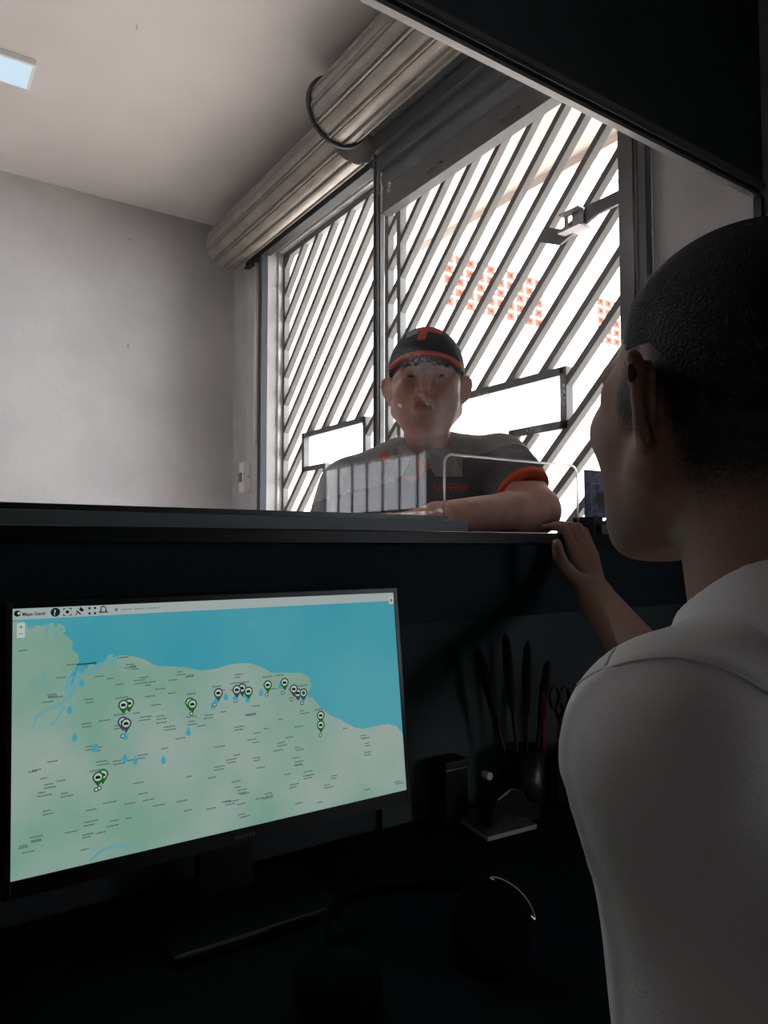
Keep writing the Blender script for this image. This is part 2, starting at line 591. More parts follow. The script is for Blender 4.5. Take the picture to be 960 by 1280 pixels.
def gate(name, label, y0, y1, z0, z1, first, step, shape_line, holes, extra):
    t = thing(name, label, 'gate', (XG, (y0 + y1) / 2, 0), 'steel gate leaves with slanted bars')
    fr = MB()
    for yy in (y0, y1):
        fr.box(XG - 0.018, XG + 0.018, yy - 0.016, yy + 0.016, z0, z1)
    fr.box(XG - 0.018, XG + 0.018, y0, y1, z1 - 0.016, z1 + 0.016)
    fr.box(XG - 0.018, XG + 0.018, y0, y1, z0, z0 + 0.04)
    fr.build('frame', gate_m, t)
    k0 = int((y0 - 3.5 - first) / step)
    for k in range(k0, k0 + 60):
        yr = first + k * step       # Y at z = 1.8
        # parametrise by Y
        ya, yb = max(y0, yr + (z1 - 1.8) / SL), min(y1, yr + (z0 - 1.8) / SL)
        if yb - ya < 0.03:
            continue
        # pieces outside the holes
        pieces = [(ya, yb)]
        for (h0, h1, g0, g1) in holes:
            c0, c1 = max(h0, yr + (g1 - 1.8) / SL), min(h1, yr + (g0 - 1.8) / SL)
            if c1 <= c0:
                continue
            nxt = []
            for (a, b) in pieces:
                if c1 <= a or c0 >= b:
                    nxt.append((a, b))
                else:
                    if c0 - a > 0.01:
                        nxt.append((a, c0))
                    if b - c1 > 0.01:
                        nxt.append((c1, b))
            pieces = nxt
        for (a, b) in pieces:
            m_ = MB()
            m_.obox((XG, a, 1.8 + (a - yr) * SL), (XG, b, 1.8 + (b - yr) * SL), 0.032, 0.026, (1, 0, 0))
            m_.build('bar', bar_m, t)
    m_ = MB()
    for (a, b) in shape_line:
        m_.obox((XG, a[0], a[1]), (XG, b[0], b[1]), 0.036, 0.030, (1, 0, 0))
    m_.build('opening_frame', gate_m, t)
    return t


gL = gate('security_gate', 'left steel gate leaf with slanted bars, beyond the customer in the cap', 3.02, 4.075, 0.05, 3.04, 3.29, 0.181,
          [((3.804, 1.862), (3.13, 1.862)), ((3.804, 1.877), (3.804, 1.645)), ((3.82, 1.66), (3.55, 1.66)), ((3.55, 1.675), (3.55, 0.95)), ((3.13, 1.877), (3.13, 0.95)), ((3.55, 0.965), (3.13, 0.965))],
          [(3.13, 3.804, 1.66, 1.862), (3.13, 3.55, 0.965, 1.67)], None)
gR = gate('security_gate', 'right steel gate leaf with slanted bars and a latch, beside the brown post', 1.475, 2.925, 0.05, 3.04, 1.775, 0.1785,
          [((2.82, 1.843), (1.787, 1.843)), ((1.787, 1.858), (1.787, 1.63)), ((1.772, 1.645), (2.055, 1.645)), ((2.055, 1.66), (2.055, 0.95)), ((2.82, 0.965), (2.055, 0.965)), ((2.82, 0.05), (2.82, 3.04))],
          [(1.787, 2.82, 1.645, 1.843), (2.055, 2.82, 0.965, 1.66)], None)
# latch: arm, catch plate and striker
l = MB()
l.obox((1.965, 1.40, 2.36), (1.965, 1.62, 2.36), 0.045, 0.012, (0, 0, 1))
l.obox((1.965, 1.60, 2.36), (1.985, 1.78, 2.325), 0.05, 0.012, (0, 0, 1))
l.obox((1.985, 1.77, 2.327), (1.99, 1.86, 2.37), 0.055, 0.012, (0, 0, 1))
l.build('latch_arm', rust_m, gR)
l = MB()
l.box(1.93, 1.99, 1.64, 1.74, 2.315, 2.322)
l.box(1.955, 1.961, 1.645, 1.695, 2.322, 2.378)
l.box(1.93, 1.965, 1.645, 1.735, 2.378, 2.383)
l.box(1.955, 1.961, 1.715, 1.73, 2.322, 2.378)
l.build('latch_box', mat('latch_steel', (0.32, 0.28, 0.29, 1), 0.5, metal=0.3), gR)

# ------------------------------------------------------------------ roller shutters
def roller(label, yA, yB, cx, cz, r, curt, zb, mids):
    t = thing('roller_shutter', label, 'shutter', (cx, (yA + yB) / 2, cz), 'rolled steel shutters over the gate')
    # rolled slats: corrugated spiral-ish drum
    n = 264
    prof = []
    for i in range(n):
        a = 2 * math.pi * i / n
        ph = (a * r / 0.078) % 1.0
        rr_ = r
        if ph < 0.10:
            rr_ = r - 0.011
        elif ph < 0.24:
            rr_ = r + 0.007 * math.sin((ph - 0.10) / 0.14 * math.pi)
        elif ph < 0.30:
            rr_ = r - 0.008
        else:
            rr_ = r - 0.003 * (1 - math.sin((ph - 0.26) / 0.74 * math.pi))
        prof.append((cx + rr_ * math.cos(a), cz + rr_ * math.sin(a)))
    m_ = MB()
    m_.prism(prof, lambda u, w_, d: (u, d, w_), yA, yB)
    m_.build('rolled_slats', slat_m, t)
    m_ = MB()
    m_.tube([(cx, yA - 0.02, cz), (cx, yB + 0.02, cz)], 0.03, 12)
    m_.build('axle', gate_m, t)
    # hanging curtain, corrugated profile, thin sheet with thickness
    (x0, z0), (x1, z1) = curt
    L = math.hypot(x1 - x0, z1 - z0)
    dx, dz = (x1 - x0) / L, (z1 - z0) / L
    nx, nz = dz, -dx
    prof = []
    k = 0
    s = 0
    pts = []
    while s < L - 0.02:
        for (ds, off) in ((0, 0.0), (0.010, -0.014), (0.022, -0.012), (0.030, 0.002), (0.078, 0.004)):
            ss = min(s + ds, L)
            pts.append((x0 + dx * ss + nx * off, z0 + dz * ss + nz * off))
        s += 0.082
    pts.append((x1, z1))
    poly = pts + [(p[0] - nx * 0.004, p[1] - nz * 0.004) for p in reversed(pts)]
    # quads strip
    m_ = MB()
    n2 = len(pts)
    vs = [(p[0], yy, p[1]) for yy in (yA + 0.02, yB - 0.02) for p in pts] + [(p[0] - nx * .004, yy, p[1] - nz * .004) for yy in (yA + .02, yB - .02) for p in pts]
    fs = []
    for i in range(n2 - 1):
        fs.append((i, i + 1, n2 + i + 1, n2 + i))
        fs.append((2 * n2 + i, 3 * n2 + i, 3 * n2 + i + 1, 2 * n2 + i + 1))
    m_.add(vs, fs)
    m_.build('curtain', curtain_m, t)
    m_ = MB()
    m_.box(x1 - 0.012, x1 + 0.02, yA + 0.02, yB - 0.02, zb, z1 + 0.01)
    m_.box(x1 - 0.022, x1 + 0.03, yA + 0.02, yB - 0.02, zb - 0.006, zb + 0.002)
    m_.build('bottom_bar', mids, t)
    return t


lip = mat('bottom_bar_steel', (0.10, 0.09, 0.09, 1), 0.5, metal=0.2, noise=0.2)
shL = roller('rolled steel shutter drum over the left gate leaf, farther from the camera', 2.835, 4.40, 1.748, 3.148, 0.138, ((1.875, 3.20), (1.885, 3.06)), 3.035, mat('near_black_bar', (0.022, 0.022, 0.024, 1), 0.6))
shR = roller('rolled steel shutter drum over the right gate leaf, nearer, its curtain hanging lower', 1.44, 2.77, 1.630, 3.185, 0.146, ((1.770, 3.20), (1.872, 2.87)), 2.765, lip)
# strap / end ring where the two drums meet
m_ = MB()
pts = [(1.630 + 0.155 * math.cos(a), 2.772, 3.185 + 0.155 * math.sin(a)) for a in [math.radians(x) for x in range(0, 361, 10)]]
m_.tube(pts, 0.011, 8, cap=False)
m_.build('end_ring', black_pl, shR, smooth=True)
for yy in (2.35, 1.9):
    h = MB()
    h.tube([(1.86, yy - 0.05, 2.815), (1.835, yy - 0.03, 2.80), (1.835, yy + 0.03, 2.80), (1.86, yy + 0.05, 2.815)], 0.005, 8)
    h.build('pull_handle', gate_m, shR, smooth=True)
# guide posts
gp = MB()
gp.box(1.865, 1.888, 2.775, 2.832, 0, 3.07)
gp.box(1.856, 1.866, 2.782, 2.789, 0, 3.05)
gp.box(1.856, 1.866, 2.815, 2.822, 0, 3.05)
o = gp.build('guide_post', gate_m)
tag(o, 'dark steel guide post between the two shutters, behind the customer cap', 'post')
gp = MB()
gp.box(1.865, 1.96, 1.36, 1.428, 0, 3.06)
gp.box(1.858, 1.87, 1.37, 1.38, 0, 3.06)
o = gp.build('gate_post', rust_m)
tag(o, 'broad brown steel post at the right end of the gate opening', 'post')
gp = MB()
gp.box(1.868, 1.899, 1.332, 1.359, 0, 3.10)
o = gp.build('guide_channel', black_pl)
tag(o, 'thin black shutter channel between the brown post and the right wall', 'post')
gp = MB()
gp.box(1.86, 1.899, 4.092, 4.14, 0, 3.03)
o = gp.build('guide_channel', mat('dark_channel', (0.03, 0.035, 0.045, 1), 0.5))
tag(o, 'dark shutter channel at the far left end of the gate opening', 'post')
gp = MB()
gp.box(1.882, 1.899, 4.145, 4.18, 0, 3.06)
o = gp.build('cover_strip', mat('brown_strip', (0.30, 0.25, 0.23, 1), 0.7))
tag(o, 'thin brown cover strip beside the dark shutter channel by the conduit', 'strip')

# conduit and switch box
cd = MB()
cd.tube([(1.885, 4.22, 1.86), (1.885, 4.22, 3.02)], 0.016, 12)
o = cd.build('conduit_pipe', cream_pl, smooth=True)
tag(o, 'cream plastic conduit running down the wall to the switch box', 'pipe')
c = P(304, 597, X=1.86)
sb = thing('switch_box', 'small white switch box at the foot of the cream conduit', 'switch', (1.9, c.y, c.z))
b_ = MB()
hz = 0.098
b_.box(1.845, 1.9, c.y - 0.036, c.y + 0.036, c.z - hz, c.z + hz)
b_.build('body', white_pl, sb, bevel=0.004)
b_ = MB()
b_.box(1.838, 1.846, c.y - 0.014, c.y + 0.028, c.z - 0.03, c.z + 0.03)
b_.build('rocker', grey_pl, sb)
b_ = MB()
b_.tube([(1.87, c.y - 0.036, c.z - 0.0), (1.87, c.y - 0.06, c.z - 0.0)], 0.006, 8)
b_.build('screw', chrome, sb)

# ceiling light panel
cl = thing('ceiling_light', 'rectangular white light panel on the ceiling at the far left', 'ceiling light', (-0.1, 3.57, ZC))
b_ = MB()
b_.box(-0.75, 0.475, 3.465, 3.675, ZC - 0.03, ZC)
b_.build('housing', white_pl, cl, bevel=0.003)
b_ = MB()
b_.box(-0.735, 0.46, 3.478, 3.662, ZC - 0.034, ZC - 0.029)
b_.build('diffuser', emis('lamp_diffuser', (0.70, 0.86, 1.0, 1), 1.0), cl)
ld = bpy.data.lights.new('panel_lamp', 'AREA')
ld.shape = 'RECTANGLE'
ld.size = 1.15
ld.size_y = 0.17
ld.energy = 14
ld.color = (0.9, 0.95, 1.0)
lo = bpy.data.objects.new('panel_lamp', ld)
COL.objects.link(lo)
lo.location = (-0.13, 3.57, ZC - 0.036)
lo.parent = cl
lo.matrix_parent_inverse = Matrix.Translation(cl.location).inverted()

# ------------------------------------------------------------------ barred window behind the booth (seen mirrored in the pane)
wn_ = thing('window_2', 'small window with upright bars in the right wall behind the seated worker', 'window', (2.0, -1.0, RZ0))
wn_['kind'] = 'structure'
b_ = MB()
for (a, b, c_, d) in ((RY0, RY0 + .03, RZ0, RZ1), (RY1 - .03, RY1, RZ0, RZ1), (RY0, RY1, RZ0, RZ0 + .03), (RY0, RY1, RZ1 - .03, RZ1)):
    b_.box(1.93, 1.97, a, b, c_, d)
b_.box(1.94, 1.96, RY0, RY1, 1.36, 1.375)
b_.build('window_frame', gate_m, wn_)
for k in range(10):
    yy = RY0 + 0.14 * (k + 0.6)
    if yy < RY1:
        MB().box(1.946, 1.956, yy - 0.005, yy + 0.005, RZ0, RZ1).build('bar', gate_m, wn_)

# ------------------------------------------------------------------ outside
struct(MB().box(2.15, 40, -14, 30, -0.2, -0.1).build('ground', concrete))
struct(MB().box(3.5, 3.65, -4.5, 0.9, -0.1, 2.6).build('wall_added_bounce', mat('added_bounce_grey', (0.78, 0.78, 0.80, 1), 0.9, noise=0.3, nscale=3)))
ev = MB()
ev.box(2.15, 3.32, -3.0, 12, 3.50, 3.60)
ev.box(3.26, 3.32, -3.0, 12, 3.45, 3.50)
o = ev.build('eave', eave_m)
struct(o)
# neighbouring building with breeze-block panels
PX = [(7.30, 9.61, 5.13, 6.03), (11.07, 13.2, 5.13, 6.03)]
fb = thing('neighbour_building', 'white sunlit building with terracotta block screens seen through the gate', 'building', (9, 9.3, 0))
m_ = MB()
xs = [2.6, 7.30, 9.61, 11.07, 13.2, 22]
for i in range(5):
    if i in (1, 3):
        m_.box(xs[i], xs[i + 1], 9.0, 9.3, -0.1, 5.13)
        m_.box(xs[i], xs[i + 1], 9.0, 9.3, 6.03, 9.5)
    else:
        m_.box(xs[i], xs[i + 1], 9.0, 9.3, -0.1, 9.5)
m_.build('wall', facade_m, fb)
m_ = MB()
m_.box(6.3, 22, 8.1, 9.0, 3.42, 3.55)
m_.build('canopy', beige_m, fb)
m_ = MB()
m_.box(6.4, 22, 8.98, 9.0, 2.3, 3.42)
m_.build('canopy_shade_band', beige_m, fb)  # shade under the canopy painted as a beige band on the wall
for (x0, x1, z0, z1) in PX:
    m_ = MB()
    grout = MB()
    nc = round((x1 - x0) / 0.231)
    nr = 5
    cw, ch = (x1 - x0) / nc, (z1 - z0) / nr
    for i in range(nc):
        for j in range(nr):
            cx, cz = x0 + (i + .5) * cw, z0 + (j + .5) * ch
            a, b = cw * 0.41, ch * 0.41
            # square block with a round opening, flower-like corners
            ring = 16
            ov, iv = [], []
            for k in range(ring):
                an = 2 * math.pi * k / ring
                ca, sa = math.cos(an), math.sin(an)
                s_q = 1 / max(abs(ca), abs(sa))
                pet = 0.86 + 0.14 * abs(math.sin(2 * an))
                ov.append((cx + a * ca * s_q * pet, cz + b * sa * s_q * pet))
                iv.append((cx + a * 0.42 * ca, cz + b * 0.42 * sa))
            v = [(x, 9.02, z) for x, z in ov] + [(x, 9.02, z) for x, z in iv] + [(x, 9.036, z) for x, z in iv]
            f = [(k, (k + 1) % ring, ring + (k + 1) % ring, ring + k) for k in range(ring)]
            f += [(ring + k, ring + (k + 1) % ring, 2 * ring + (k + 1) % ring, 2 * ring + k) for k in range(ring)]
            m_.cur = 0
            m_.add(v, f)
            m_.cur = 1
            m_.add([(x, 9.034, z) for x, z in iv], [tuple(range(ring))])
            m_.cur = 2
            m_.box(cx - cw / 2, cx + cw / 2, 9.04, 9.2, cz - ch / 2, cz + ch / 2)
    m_.build('breeze_block_screen', brick_m, fb, mats=[brick_m, brick_shade, facade_m])
wr = MB()
a, b = P(735, 209, Y=7), P(800, 241, Y=7)
d_ = (b - a)
wr.tube([a - d_ * 3, a, b, b + d_ * 3], 0.018, 6)
o = wr.build('overhead_cable', gate_m)
tag(o, 'thin grey cable crossing the sky behind the right gate leaf', 'cable')

# ------------------------------------------------------------------ desk and things on it
dk = thing('desk', 'dark office desk below the counter, carrying the monitor', 'desk', (0.5, 0.6, 0))
MB().box(-0.9, XW - 0.01, 0.22, 0.98, 0.722, 0.75).build('desk_top', desk_m, dk, bevel=0.002)
MB().box(-0.88, -0.85, 0.27, 0.96, 0, 0.722).build('side_panel', desk_m, dk)
MB().box(XW - 0.05, XW - 0.02, 0.27, 0.96, 0, 0.722).build('side_panel', desk_m, dk)
MB().box(-0.85, XW - 0.05, 0.93, 0.95, 0.25, 0.722).build('back_panel', desk_m, dk)
# lighter board on the partition, behind the desk things
o = MB().box(0.66, XW - 0.005, 0.976, 0.9855, 0.75, 1.075).build('panel_board', mat('green_grey_board', (0.08, 0.105, 0.11, 1), 0.85, noise=0.3, nscale=3, spec=0.2))
struct(o)
o.name = 'trim_3'

# ---- monitor; its screen is a flat panel leaning slightly back
SA, SB_ = Vector((0.109, 0.885, 1.1325)), Vector((0.115, 0.852, 0.8535))       # left top, left bottom
SWID = 0.507
sx = Vector((1, 0, 0))
sy = (SB_ - SA)
SH = sy.length
sy.x = 0
sy.normalize()
SA.x = 0.1105
snrm = sx.cross(sy).normalized()
if snrm.y > 0:
    snrm = -snrm            # faces the camera


def scr_uv(px, py):
    """where the sight line of a photo point meets the leaning screen -> metres from its top left corner"""
    d = FW + (px - 480) / FPX * RT + (640 - py) / FPX * UP
    s = (SA - EYE).dot(snrm) / d.dot(snrm)
    q = EYE + d * s - SA
    return q.dot(sx), q.dot(sy)


def scr(u, v, h=0.0):
    return SA + sx * u + sy * v + snrm * h


mon = thing('monitor', 'flat black computer monitor showing a coastal map with vehicle pins', 'monitor', (0.364, 0.87, 0.75))


def sbox(m_, u0, u1, v0, v1, h0, h1):
    v = [scr(u, vv_, h) for u in (u0, u1) for vv_ in (v0, v1) for h in (h0, h1)]
    return m_.add(v, [(0, 1, 3, 2), (4, 6, 7, 5), (0, 4, 5, 1), (2, 3, 7, 6), (0, 2, 6, 4), (1, 5, 7, 3)])


m_ = MB()
bz = 0.007
sbox(m_, -bz, 0, -bz, SH + 0.018, -0.03, 0.0015)
sbox(m_, SWID, SWID + bz, -bz, SH + 0.018, -0.03, 0.0015)
sbox(m_, 0, SWID, -bz, 0, -0.03, 0.0015)
sbox(m_, 0, SWID, SH, SH + 0.018, -0.03, 0.0015)
m_.build('bezel', black_pl, mon, bevel=0.0006)
m_ = MB()
sbox(m_, -0.004, SWID + 0.004, -0.004, SH + 0.014, -0.032, -0.002)
m_.build('back_shell', black_soft, mon)
m_ = MB()
m_.box(0.33, 0.40, 0.895, 0.915, 0.762, 0.95)
m_.build('stand', black_pl, mon)
m_ = MB()
m_.box(0.26, 0.47, 0.78, 0.93, 0.75, 0.763)
m_.build('foot', black_pl, mon, bevel=0.003)
m_ = MB()
bu, bv = scr_uv(306, 1044)
for i in range(6):
    sbox(m_, bu - 0.013 + i * 0.0045, bu - 0.0098 + i * 0.0045, SH + 0.0075, SH + 0.0115, 0.0015, 0.0018)
m_.build('maker_mark', mat('dim_grey_print', (0.12, 0.12, 0.12, 1), 0.5), mon)

# map picture: stacked fills a fraction of a millimetre apart, all one display part
names = ['sea', 'sea_pale', 'land', 'land_pale', 'land_green', 'river', 'bar', 'ink', 'green', 'pin_grey', 'drop', 'white', 'red', 'label', 'land_grey']
sea_m = emis('map_sea', srgb(64, 146, 160))
nt2 = sea_m.node_tree
cols = {'sea': (56, 142, 158), 'sea_pale': (92, 156, 164), 'land': (128, 160, 146), 'land_pale': (141, 160, 151), 'land_green': (116, 154, 138),
        'river': (98, 152, 160), 'bar': (152, 164, 162), 'ink': (22, 30, 32), 'green': (28, 92, 34), 'pin_grey': (58, 66, 72), 'drop': (66, 148, 166),
        'white': (172, 184, 178), 'red': (150, 90, 80), 'label': (84, 100, 96), 'land_grey': (146, 158, 154)}
emats = [emis('map_' + n_, srgb(*cols[n_])) for n_ in names]


def vary(m, ca, cb, scale, axis=None):
    t = m.node_tree
    e = [n for n in t.nodes if n.type == 'EMISSION'][0]
    tcn = t.nodes.new('ShaderNodeTexCoord')
    nn = t.nodes.new('ShaderNodeTexNoise')
    nn.inputs['Scale'].default_value = scale
    nn.inputs['Detail'].default_value = 4
    t.links.new(tcn.outputs['Object'], nn.inputs['Vector'])
    r = t.nodes.new('ShaderNodeMapRange')
    r.inputs[1].default_value = 0.38
    r.inputs[2].default_value = 0.62
    t.links.new(nn.outputs['Fac'], r.inputs[0])
    mx = t.nodes.new('ShaderNodeMix')
    mx.data_type = 'RGBA'
    mx.inputs[6].default_value = srgb(*ca)
    mx.inputs[7].default_value = srgb(*cb)
    t.links.new(r.outputs[0], mx.inputs[0])
    t.links.new(mx.outputs[2], e.inputs[0])


vary(emats[2], (114, 152, 136), (143, 160, 152), 7)
vary(emats[0], (56, 142, 158), (76, 150, 162), 3.5)
mp_ = MB()
H0 = 0.0004


def M_(n_):
    mp_.cur = names.index(n_)


def flat(poly_px, h, uv=False):
    pts = poly_px if uv else [scr_uv(*p) for p in poly_px]
    pts = [(min(max(u, 0), SWID), min(max(v, 0), SH)) for u, v in pts]
    mp_.add([scr(u, v, h) for u, v in pts], [tuple(range(len(pts)))])


M_('sea')
flat([(0, 0), (SWID, 0), (SWID, SH), (0, SH)], H0, True)
coast = [(17, 777), (30, 777), (36, 785), (44, 781), (52, 783), (60, 780), (66, 778), (70, 785), (73, 779), (80, 783), (82, 788), (78, 792),
         (86, 797), (91, 803), (90, 812), (97, 817), (99, 826), (94, 836), (89, 842), (86, 852), (88, 858), (94, 850), (100, 842), (108, 836), (113, 829), (120, 833), (130, 827),
         (135, 819), (141, 817), (141, 823), (150, 819), (165, 820), (180, 824), (195, 832), (215, 833), (232, 834), (250, 838), (270, 836), (285, 831), (300, 829),
         (312, 829), (325, 833), (340, 841), (360, 841), (376, 841), (386, 846), (389, 857), (386, 866), (392, 874), (400, 884), (412, 894), (425, 899),
         (432, 904), (445, 910), (455, 911), (470, 907), (485, 905), (496, 908), (505, 918)]
luv = [scr_uv(*p) for p in coast]
luv = [(0.0, luv[0][1])] + luv + [(SWID, luv[-1][1]), (SWID, SH), (0, SH)]
M_('land')
flat(luv, H0 + 0.0002, True)


def pip(u, v, poly=luv):
    c = False
    for i in range(len(poly)):
        (x1, y1), (x2, y2) = poly[i], poly[i - 1]
        if (y1 > v) != (y2 > v) and u < (x2 - x1) * (v - y1) / (y2 - y1) + x1:
            c = not c
    return c


def ribbon(pts, w, h):
    uv = [scr_uv(*p) for p in pts]
    for i in range(len(uv) - 1):
        a, b = Vector(uv[i]), Vector(uv[i + 1])
        d = (b - a).normalized() * w * 0.3
        n = Vector((-d.y, d.x)).normalized() * w / 2
        a2, b2 = a - d, b + d
        flat([tuple(a2 - n), tuple(b2 - n), tuple(b2 + n), tuple(a2 + n)], h, True)


def disc(px, py, rx, h, n=16, ry=None, uv=None, a0=0, a1=2 * math.pi):
    u, v = uv or scr_uv(px, py)
    ry = ry or rx
    flat([(u + rx * math.cos(a0 + (a1 - a0) * k / n), v + ry * math.sin(a0 + (a1 - a0) * k / n)) for k in range(n)], h, True)


H = H0 + 0.0003
M_('land_green')
M_('land_grey')
H += 0.0001
M_('river')
for pts, w_ in [([(102, 836), (96, 848), (92, 862), (84, 872)], 0.006), ([(84, 872), (72, 882), (60, 886), (44, 896)], 0.003), ([(88, 846), (84, 858), (82, 862)], 0.005),
                ([(110, 842), (118, 836), (126, 830)], 0.005), ([(78, 786), (70, 792), (68, 797)], 0.003), ([(60, 780), (58, 790)], 0.003),
                ([(134, 825), (142, 828), (146, 822)], 0.005), ([(57, 840), (54, 850), (52, 858)], 0.002), ([(45, 898), (40, 912)], 0.0015),
                ([(113, 1075), (126, 1064), (140, 1058), (163, 1057)], 0.0028), ([(64, 905), (70, 900), (80, 884)], 0.003), ([(36, 786), (44, 783)], 0.003)]:
    ribbon(pts, w_, H)
M_('sea_pale')
for k in range(3):
    ribbon([(309, 777 + 3.5 * k), (320, 776 + 3.5 * k)], 0.0008, H)
# place names: unreadable small strokes
M_('label')
for k in range(210):
    u, v = random.random() * SWID * 0.96 + 0.005, 0.03 + random.random() * (SH - 0.04)
    if not pip(u, v) or not pip(u + 0.012, v):
        continue
    for ln in range(random.choice((1, 1, 2))):
        uu = u + random.random() * 0.002
        wl = random.uniform(0.006, 0.013)
        while wl > 0:
            s_ = random.uniform(0.0012, 0.003)
            flat([(uu, v + ln * .0035), (uu + s_, v + ln * .0035), (uu + s_, v + ln * .0035 + 0.0014), (uu, v + ln * .0035 + 0.0014)], H, True)
            uu += s_ + 0.0004
            wl -= s_ + 0.0004
for (px, py, n_) in [(104, 829, 9), (305, 852, 6), (240, 866, 5), (152, 871, 6), (272, 857, 5), (294, 853, 5), (334, 845, 6), (350, 843, 5), (366, 860, 4), (399, 886, 5), (378, 856, 6), (120, 962, 7), (150, 892, 6)]:
    u, v = scr_uv(px, py)
    M_('ink' if n_ == 9 else 'label')
    for i in range(n_):
        flat([(u - .007 + i * .0024, v), (u - .0052 + i * .0024, v), (u - .0052 + i * .0024, v + .0018), (u - .007 + i * .0024, v + .0018)], H, True)
H += 0.0001
# drops and pins
M_('drop')
for (px, py) in [(102, 837), (102, 854), (87, 888), (93, 922), (118, 935), (156, 920), (156, 948), (169, 951), (204, 950), (235, 915), (270, 876), (266, 882), (282, 871), (294, 872), (305, 868), (309, 874), (326, 866), (350, 857), (387, 868), (378, 872)]:
    u, v = scr_uv(px, py)
    flat([(u, v - .006), (u + .0032, v), (u + .0024, v + .0035), (u, v + .0045), (u - .0024, v + .0035), (u - .0032, v)], H, True)
for (px, py) in [(239, 892), (120, 987), (124, 985), (153, 920), (294, 876), (333, 868), (353, 866), (364, 874), (377, 879), (400, 919), (268, 881)]:
    M_('pin_grey')
    disc(px, py, 0.0026, H, 12)
    M_('white')
    disc(px, py, 0.0014, H + 0.00005, 10)


def pin(px, py, col, h, dot='ink', r=0.0060):
    u, v = scr_uv(px, py)
    M_(col)
    tip = (u, v + r * 1.75)
    poly = [tip] + [(u + r * math.cos(a), v + r * math.sin(a)) for a in [math.radians(145 + i * (250 / 16)) for i in range(17)]]
    flat(poly, h, True)
    M_('white')
    disc(0, 0, r * 0.70, h + .00005, 16, uv=(u, v))
    M_(dot)
    if dot == 'ink':
        flat([(u - r * .45, v - r * .2), (u + r * .1, v - r * .3), (u + r * .45, v), (u + r * .45, v + r * .3), (u - r * .45, v + r * .3)], h + .0001, True)
    else:
        disc(0, 0, r * 0.45, h + .0001, 12, uv=(u, v))


for (px, py, c_, d_) in [(161, 879, 'green', 'ink'), (154, 881, 'green', 'ink'), (237, 878, 'green', 'ink'), (240, 880, 'green', 'ink'), (302, 860, 'pin_grey', 'ink'), (310, 864, 'green', 'ink'), (334, 856, 'green', 'ink'),
                         (355, 853, 'green', 'ink'), (400, 894, 'green', 'ink'), (400, 906, 'green', 'ink'), (128, 968, 'green', 'ink'), (122, 971, 'green', 'ink'),
                         (153, 902, 'pin_grey', 'ink'), (157, 904, 'pin_grey', 'ink'), (272, 866, 'pin_grey', 'ink'), (295, 862, 'pin_grey', 'ink'), (371, 866, 'pin_grey', 'ink'), (366, 861, 'pin_grey', 'ink'), (378, 866, 'pin_grey', 'green')]:
    pin(px, py, c_, H, d_)
    H += 0.00012
# top bar
H = H0 + 0.0006
M_('bar')
bh = scr_uv(17, 775)[1]
flat([(0, 0), (SWID, 0), (SWID, bh), (0, bh)], H, True)
H += 0.0001
M_('ink')
disc(21.5, 767, 0.0034, H)
disc(69, 765.3, 0.0050, H, 20)
by = bh * 0.5
for (px, s_) in ((84, 0.0044),):
    u = scr_uv(px, 765)[0]
    for a in (-1, 1):
        for b in (-1, 1):
            flat([(u + a * s_, by + b * s_), (u + a * s_ * .45, by + b * s_), (u + a * s_ * .45, by + b * s_ * .8), (u + a * s_, by + b * s_ * .8)], H, True)
            flat([(u + a * s_, by + b * s_), (u + a * s_, by + b * s_ * .45), (u + a * s_ * .8, by + b * s_ * .45), (u + a * s_ * .8, by + b * s_)], H, True)
    disc(0, 0, 0.0019, H, 12, uv=(u, by))
u = scr_uv(99.5, 765)[0]
flat([(u + .001, by - .005), (u + .005, by - .001), (u + .002, by + .0005), (u - .001, by - .002)], H, True)
flat([(u - .003, by - .0015), (u + .0015, by + .003), (u + .0005, by + .004), (u - .004, by - .0005)], H, True)
flat([(u - .001, by + .0005), (u - .005, by + .005), (u - .0055, by + .0045), (u - .0018, by - .0002)], H, True)
u = scr_uv(115, 764)[0]
for a in (-1, 1):
    for b in (-1, 1):
        flat([(u + a * .0042, by + b * .0042), (u + a * .0018, by + b * .0042), (u + a * .0018, by + b * .0018), (u + a * .0042, by + b * .0018)], H, True)
u = scr_uv(129, 763)[0]
M_('pin_grey')
flat([(u - .0055, by + .003), (u + .0055, by + .003), (u + .0035, by), (u + .003, by - .004), (u, by - .0055), (u - .003, by - .004), (u - .0035, by)], H, True)
M_('bar')
flat([(u - .002, by + .0015), (u + .002, by + .0015), (u + .002, by - .0035), (u - .002, by - .0035)], H + .00005, True)
M_('white')
disc(0, 0, 0.0014, H + .0001, 12, uv=(scr_uv(21.5, 767)[0] + .0015, by - .001))
M_('label')
u = scr_uv(145, 762)[0]
disc(0, 0, 0.0018, H, 10, uv=(u, by))
for i in range(22):
    if i % 7 != 6:
        flat([(u + .006 + i * .0021, by - .0004), (u + .0075 + i * .0021, by - .0004), (u + .0075 + i * .0021, by + .0006), (u + .006 + i * .0021, by + .0006)], H, True)
M_('white')
u0, v0 = scr_uv(21, 779)
u1, v1 = scr_uv(31, 797)
flat([(u0, v0), (u1, v0), (u1, v1), (u0, v1)], H, True)
uc, vc = (u0 + u1) / 2, (v0 + v1) / 2
M_('ink')
for (a, b, c_, d) in ((-.0018, .0018, -.0003, .0003), (-.0003, .0003, -.0018, .0018)):
    flat([(uc + a, v0 + .0045 + c_), (uc + b, v0 + .0045 + c_), (uc + b, v0 + .0045 + d), (uc + a, v0 + .0045 + d)], H + .0001, True)
flat([(uc - .0018, v1 - .0045 - .0003), (uc + .0018, v1 - .0045 - .0003), (uc + .0018, v1 - .0045 + .0003), (uc - .0018, v1 - .0045 + .0003)], H + .0001, True)
M_('white')
